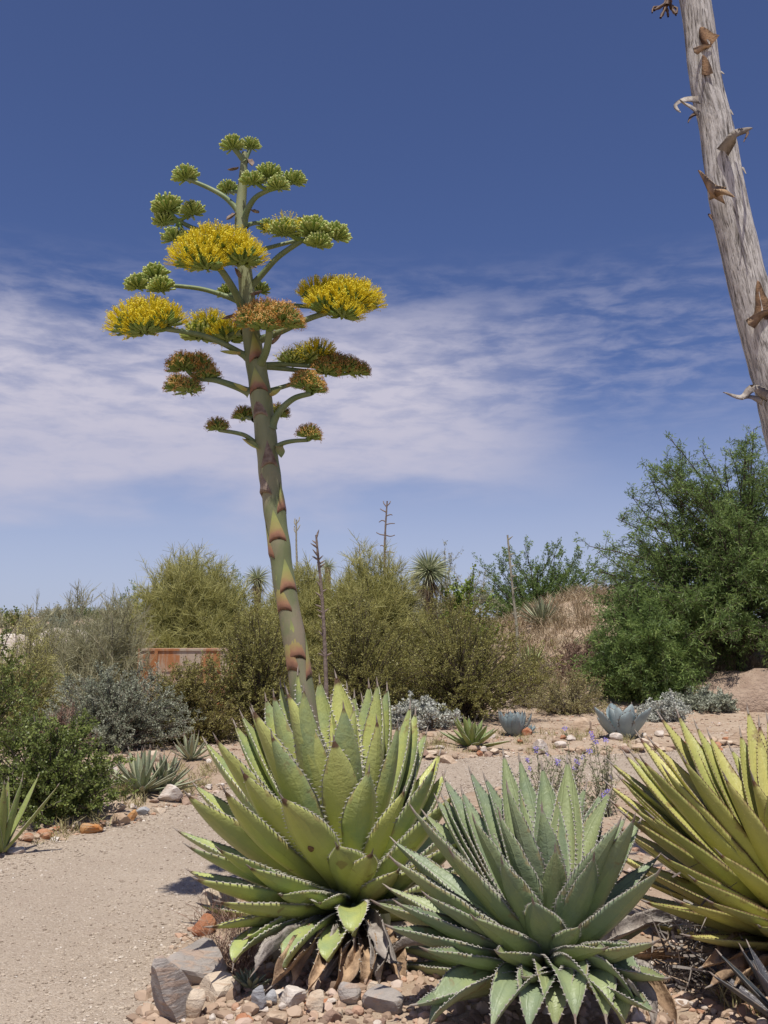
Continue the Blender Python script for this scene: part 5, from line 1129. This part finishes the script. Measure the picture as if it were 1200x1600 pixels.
# ------------------------------------------------------------------ yuccas
def yucca(label, px, py, Yd, R, seed, n=260, skirt=True):
    c = at(px, py, Yd); g = onground(c[0], Yd); rg = np.random.default_rng(seed); root = thing('yucca_plant', label, 'yucca', g)
    V, Fq, uv = tube_geo(spline([[0, 0, -.05], [.03, 0, (c[2] - g[2]) * .5], [0, 0, c[2] - g[2]]], 10), .09, 8); link('trunk', mesh_np('trunk', V, [Fq], uv, mat=M['dead_leaf']), root)
    mb = MB(); top = np.array([0, 0, c[2] - g[2]])
    for k in range(n):
        zc = 1 - 1.75 * (k + .5) / n; th = k * 2.39996; s_ = math.sqrt(max(0, 1 - zc * zc)); d = np.array([math.cos(th) * s_, math.sin(th) * s_, zc]); l = R * rg.uniform(.85, 1.08)
        S = nrm(np.cross(d, rg.normal(size=3))) * R * .017
        p1 = top + d * l * .5 + Z * .02; p2 = top + d * l - Z * l * .05
        mb.add([top - S, top + S, p1 + S, p1 - S, p2], [[0, 1, 2, 3]], None, rg.random()); mb.add([p1 - S, p1 + S, p2], [[0, 1, 2]], None, rg.random())
    link('crown', mb.mesh('crown', M['f_yucca'], False), root, kind='stuff')
    if skirt:
        mb = MB()
        for k in range(n):
            th = rg.uniform(0, 6.28); zz = rg.uniform(.45, 1.0) * R; q_ = rg.uniform(.2, .75); d = np.array([math.cos(th) * q_, math.sin(th) * q_, -1]); d = nrm(d)
            p = top - Z * R * .25 + np.array([math.cos(th), math.sin(th), 0]) * .06; S = nrm(np.cross(d, rg.normal(size=3))) * R * .014
            mb.add([p - S, p + S, p + d * zz], [[0, 1, 2]], None, rg.random())
        link('dead_skirt', mb.mesh('dead_skirt', M['f_straw'], False), root, kind='stuff')
M['f_yucca'] = mat_foliage('leaf_yucca', [(0, (.17, .20, .10)), (.5, (.31, .34, .19)), (1, (.52, .52, .34))], .25, .5)
yucca('round-headed yucca with a straw skirt standing above the creosote bushes', 670, 893, 23.5, .66, 1, 340)
yucca('yucca head half hidden by palo verde beside the flower stalk', 402, 905, 24, .45, 2, 180)
yucca('small far yucca head above the palo verde between the bare stalks', 512, 886, 30, .4, 3, 120, False)

# ------------------------------------------------------------------ bare stalks
def bare_stalk(label, pts, Y, r0, r1, mat, arms=(), knobs=0):
    P = np.array([at(a, b, Y) for a, b in pts]); g = onground(P[0][0], Y); P[0] = [P[0][0], Y, g[2] - .05]
    root = thing('bare_stalk', label, 'dead stalk', g); C = spline(P, 40); rg = np.random.default_rng(int(pts[0][0]))
    rr = np.linspace(r0, r1, 40) * (1 + .12 * np.sin(np.arange(40) * 2.3)); V, Fq, uv = tube_geo(C - g, rr, 8)
    link('stem', mesh_np('stem', V, [Fq], uv, mat=mat), root)
    for arm in arms:
        A = np.array([at(a, b, Y + (i * .05)) for i, (a, b) in enumerate(arm)]); V, Fq, uv = tube_geo(spline(A, 8) - g, np.linspace(r1 * 1.0, r1 * .6, 8), 5)
        link('side_branch', mesh_np('side_branch', V, [Fq], uv, mat=mat), root)
    for k in range(knobs):
        i = rg.integers(12, 39); d = nrm(np.array([rg.normal(), rg.normal(), .8])); p = C[i] - g
        V, Fq, uv = tube_geo([p, p + d * r0 * 2.2, p + d * r0 * 3.6], [r0 * .5, r0 * .35, r0 * .1], 4); link('bract', mesh_np('bract', V, [Fq], uv, mat=mat), root)
M['stalk_grey'] = mat_plain('stalk_grey', (.24, .19, .16), (.14, .105, .09), 30, .9, .5)
M['stalk_pale'] = mat_plain('stalk_pale', (.36, .33, .25), (.24, .22, .16), 30, .9, .5)
bare_stalk('thin bare grey-brown stalk rising behind the flowering agave', [(513, 1210), (510, 1090), (507, 1000), (503, 930), (498, 880), (494, 836)], 9.6, .024, .010, M['stalk_grey'], (), 24)
bare_stalk('thin grey-green bare stalk on the slope beside the wide creosote', [(812, 1080), (808, 992), (803, 940), (798, 890), (793, 836)], 20, .036, .018, M['stalk_pale'], (), 20)
bare_stalk('far skeletal flower stalk with short paired side branches', [(602, 960), (601, 880), (602, 830), (605, 783)], 34, .05, .025, M['stalk_grey'], [[(602, 815), (597, 813), (592, 816)], [(602, 820), (610, 818), (617, 818)], [(601, 836), (594, 835), (588, 832)], [(602, 836), (610, 838), (617, 836)], [(603, 800), (597, 797), (594, 795)], [(604, 806), (610, 804), (613, 805)], [(601, 855), (597, 852), (594, 853)], [(601, 863), (609, 862), (616, 864)], [(604, 792), (600, 787), (599, 783)], [(605, 790), (609, 786), (610, 783)]], 0)
bare_stalk('far thin dried stalk with a tufted tip beside the flower stalk', [(466, 960), (464, 890), (463, 850), (463, 812)], 30, .04, .022, M['stalk_pale'], [[(463, 822), (460, 816), (461, 810)], [(463, 818), (467, 813), (468, 808)], [(463, 830), (467, 824), (469, 820)], [(463, 834), (460, 828), (460, 822)]], 0)
bare_stalk('faint far stalk with twiggy tip between two palo verdes', [(566, 960), (564, 900), (562, 862), (562, 850)], 32, .03, .018, M['stalk_pale'], [[(563, 866), (558, 860), (557, 855)], [(563, 866), (568, 860), (569, 857)]], 0)

# ------------------------------------------------------------------ rusty steel box
def mat_rust():
    m, N, L, b, out = mat_new('rusty_steel'); o = objco(N)
    f = noise(N, L, mapping(N, L, o, (3, 3, .8)), 1.4, 6, .6, .5); g = noise(N, L, o, 12, 6, .7)
    c = mixc(N, L, sstep(N, L, f, .42, .58), (.36, .15, .055), (.42, .34, .26)); c = mixc(N, L, mth(N, L, 'MULTIPLY', sstep(N, L, g, .5, .7), .5), c, (.22, .10, .05))
    L.new(c, b.inputs['Base Color']); b.inputs['Roughness'].default_value = .8; b.inputs['Metallic'].default_value = .0; bump(N, L, b, g, .4, .01); return m
M['rust'] = mat_rust()
def box_geo(x0, x1, y0, y1, z0, z1):
    V = np.array([[x, y, z] for z in (z0, z1) for y in (y0, y1) for x in (x0, x1)]); Fq = np.array([[0, 2, 3, 1], [4, 5, 7, 6], [0, 1, 5, 4], [2, 6, 7, 3], [0, 4, 6, 2], [1, 3, 7, 5]]); return V, Fq
Yb = 18.2; bl = at(216, 1014, Yb); bg_ = onground(bl[0], Yb); hb = bl[2] - bg_[2]
bx = thing('steel_box', 'rust-streaked steel box half hidden behind creosote bushes', 'steel box', bg_); bx.rotation_euler = (0, 0, math.radians(14))
def bpart(n, *a): V, Fq = box_geo(*a); link(n, mesh_np(n, V, [Fq], mat=M['rust'], smooth_shade=False), bx)
bpart('front_panel', 0.02, 1.85, 0.02, .06, -.1, hb - .035); bpart('side_panel', 0.02, .06, .062, 1.2, -.1, hb - .035); bpart('side_panel', 1.81, 1.85, .062, 1.2, -.1, hb - .035); bpart('rear_panel', .062, 1.808, 1.16, 1.2, -.1, hb - .035)
bpart('rim', 0, 1.87, 0, 1.22, hb - .035, hb + .005); bpart('corner_post', -.005, .045, -.005, .019, -.1, hb - .037); bpart('corner_post', .30, .36, -.004, .019, -.1, hb - .037)
for k in range(3): bpart('panel_frame', .44 + k * .48, .84 + k * .48, .002, .018, hb - .42, hb - .12)

# ------------------------------------------------------------------ violet wildflowers
M['petal'] = mat_foliage('petal_violet', [(0, (.22, .17, .48)), (1, (.42, .36, .68))], .3, .5)
M['f_sage'] = mat_foliage('leaf_sage', [(0, (.15, .16, .08)), (.5, (.26, .27, .15)), (1, (.40, .40, .27))], .2, .6)
rg = np.random.default_rng(55)
groups = [((893, 8.0), [(883, 1138), (904, 1192), (898, 1200), (911, 1183), (901, 1242), (872, 1190)], 'leggy violet-flowered plant between the grey-green and yellow agaves'),
          ((845, 8.3), [(838, 1173), (823, 1188), (828, 1201), (845, 1262), (855, 1178)], 'leggy violet-flowered plant right behind the grey-green agave'),
          ((938, 8.1), [(931, 1159), (946, 1156), (919, 1174), (946, 1240), (955, 1215), (925, 1150)], 'leggy violet-flowered plant beside the yellow agave leaf tips')]
for (bx_, Yd), fl, lab in groups:
    g = onground(at(bx_, 1000, Yd)[0], Yd); root = thing('wildflower', lab, 'wildflower', g); sm = MB(); fm = MB()
    ends = [(p, True) for p in fl] + [((bx_ + rg.uniform(-45, 45), rg.uniform(1170, 1270)), False) for _ in range(26)]
    for (p, isf) in ends:
        e = at(p[0], p[1], Yd + rg.uniform(-.15, .15)) - g; c1 = e * [.4, .4, .6] + rg.normal(0, .03, 3); C = bez(np.array([rg.normal(0, .04), rg.normal(0, .04), -.02]), c1, e, 10)
        V, Fq, uv = tube_geo(C, np.linspace(.004, .0018, 10), 4); sm.add(V, Fq, uv)
        n = 44; t = rg.integers(1, 10, n); P = C[t] + rg.normal(0, .008, (n, 3)); V, Fq = leaf_quads(P, rg.normal(size=(n, 3)) + Z * .3, rg.uniform(.02, .045, n), rg.uniform(.008, .014, n), rg); fm.add(V, Fq, None, rg.random(n))
        if isf:
            for q in range(rg.integers(1, 4)):
                ce = e + rg.normal(0, .016, 3) * (q > 0); nn = nrm(np.array([rg.normal(0, .5), -.7, .6])); a = nrm(np.cross(nn, [0, 0, 1.0])); b = np.cross(nn, a); fmb = MB()
                for k in range(5):
                    th = k * 1.2566 + rg.uniform(-.1, .1); d = a * math.cos(th) + b * math.sin(th); s_ = np.cross(nn, d); l = .026 * rg.uniform(.8, 1.15)
                    fmb.add([ce, ce + d * l * .6 + s_ * l * .3 + nn * .004, ce + d * l - nn * .004, ce + d * l * .6 - s_ * l * .3 + nn * .004], [[0, 1, 2, 3]], None, rg.random(), 0)
                fmb.add([ce + nn * .004 + a * .004, ce + nn * .004 + b * .004, ce + nn * .004 - a * .004, ce + nn * .004 - b * .004], [[0, 1, 2, 3]], None, .5, 1)
                link('flower', fmb.mesh('flower', [M['petal'], M['yellow']], False), root)
    link('stem', sm.mesh('stem', M['wood_pale']), root); link('foliage', fm.mesh('foliage', M['f_sage'], False), root, kind='stuff')

# ------------------------------------------------------------------ grass, litter and small ground growth
def tufts(name, label, cat, pts, mat, seed, nb=30, hgt=.2, wid=.003, spread=.08):
    rg = np.random.default_rng(seed); mb = MB()
    for (x, y) in pts:
        z = float(H(np.array([x]), np.array([y]))[0]); n = int(nb * rg.uniform(.6, 1.3)); s_ = rg.uniform(.6, 1.3)
        A = np.stack([x + rg.normal(0, spread * .4, n), y + rg.normal(0, spread * .4, n), np.full(n, z - .01)], -1); D = nrm(np.stack([rg.normal(0, .45, n), rg.normal(0, .45, n), np.ones(n)], -1))
        Bm = A + D * (hgt * s_ * rg.uniform(.4, .7, n))[:, None]; Cc = Bm + nrm(D + np.stack([rg.normal(0, .6, n), rg.normal(0, .6, n), -.2 * np.ones(n)], -1)) * (hgt * s_ * rg.uniform(.3, .6, n))[:, None]
        V, Fq = ribbons(A, Bm, wid, wid * .8, rg); r = rg.random(n); mb.add(V, Fq, None, r); V, Fq = ribbons(Bm, Cc, wid * .8, wid * .2, rg); mb.add(V, Fq, None, r)
    link(name, mb.mesh(name, mat, False), kind='stuff', label=label, category=cat)
rg = np.random.default_rng(90)
pts = [(rg.uniform(3.0, 8.5), rg.uniform(20.5, 29)) for _ in range(1100)]
tufts('dry_grass', 'dry straw-coloured grass covering the slope below the dark mesquite', 'grass', pts, M['f_straw'], 91, 16, .42, .007, .25)
pts = [tuple(G(a, b)[:2]) for a, b in [(rg.uniform(620, 1000), rg.uniform(1140, 1182)) for _ in range(60)]] + [tuple(G(a, b)[:2]) for a, b in [(rg.uniform(170, 340), rg.uniform(1195, 1245)) for _ in range(40)]] + [tuple(G(a, b)[:2]) for a, b in [(85, 1318), (120, 1298), (150, 1290), (60, 1325), (200, 1262), (218, 1258), (190, 1250), (100, 1300), (1140, 1560), (1170, 1575)]]
tufts('low_grass', 'thin dry grass tufts dotted over the banks of the path', 'grass', pts, M['f_drymix'], 92, 26, .12, .0028, .10)
pts = [tuple(G(a, b)[:2]) for a, b in [(rg.uniform(330, 420), rg.uniform(1440, 1530)) for _ in range(16)]]
tufts('dry_weed', 'grey dry weeds under the flowering agave by the boulders', 'weeds', pts, M['f_rust'], 93, 30, .20, .0018, .08)
# little succulent rosette in front of the flowering agave
rosette('dudleya_plant', 'little pale grey-green succulent beside the squarish cream rock', 'succulent', 392, 1548, 26, .11, .022, 0, 70, M['ag_greyg'], M['spine_brown'], 14, 3, .05, 0, tip=0, rings=6, jit=.4)
# shredded dead leaves between the agaves
rg = np.random.default_rng(95); mb = MB()
for k in range(420):
    p = at(rg.normal(1075, 22), rg.uniform(1390, 1585), rg.uniform(4.05, 4.3)); zz = float(H(np.array([p[0]]), np.array([p[1]]))[0])
    p[2] = zz + abs(rg.normal(0, .13)) * (1 if rg.random() < .75 else .1) + .01; d = nrm(rg.normal(size=3) * [1, 1, .6] + np.array([.5, -.1, -.25])); l = rg.uniform(.05, .17); C = bez(p, p + d * l * .5 + rg.normal(0, .02, 3), p + d * l + rg.normal(0, .035, 3), 6); C[:, 2] = np.maximum(C[:, 2], zz + .004)
    T = nrm(np.gradient(C, axis=0)); S = nrm(np.cross(T, rg.normal(size=3))) * (rg.uniform(.0015, .006) * np.array([1, 1, .9, .7, .45, .1]))[:, None]
    V = np.stack([C - S, C + S], 1).reshape(-1, 3); Fq = np.array([[2 * i, 2 * i + 1, 2 * i + 3, 2 * i + 2] for i in range(5)]); mb.add(V, Fq, None, rg.random())
M['litter'] = mat_foliage('leaf_litter', [(0, (.10, .08, .07)), (.5, (.25, .215, .19)), (.85, (.40, .37, .34)), (1, (.45, .30, .18))], .1, .8)
link('dead_leaf_litter', mb.mesh('dead_leaf_litter', M['litter'], False), kind='stuff', label='grey shredded dead leaves heaped between grey-green and yellow agave', category='leaf litter')
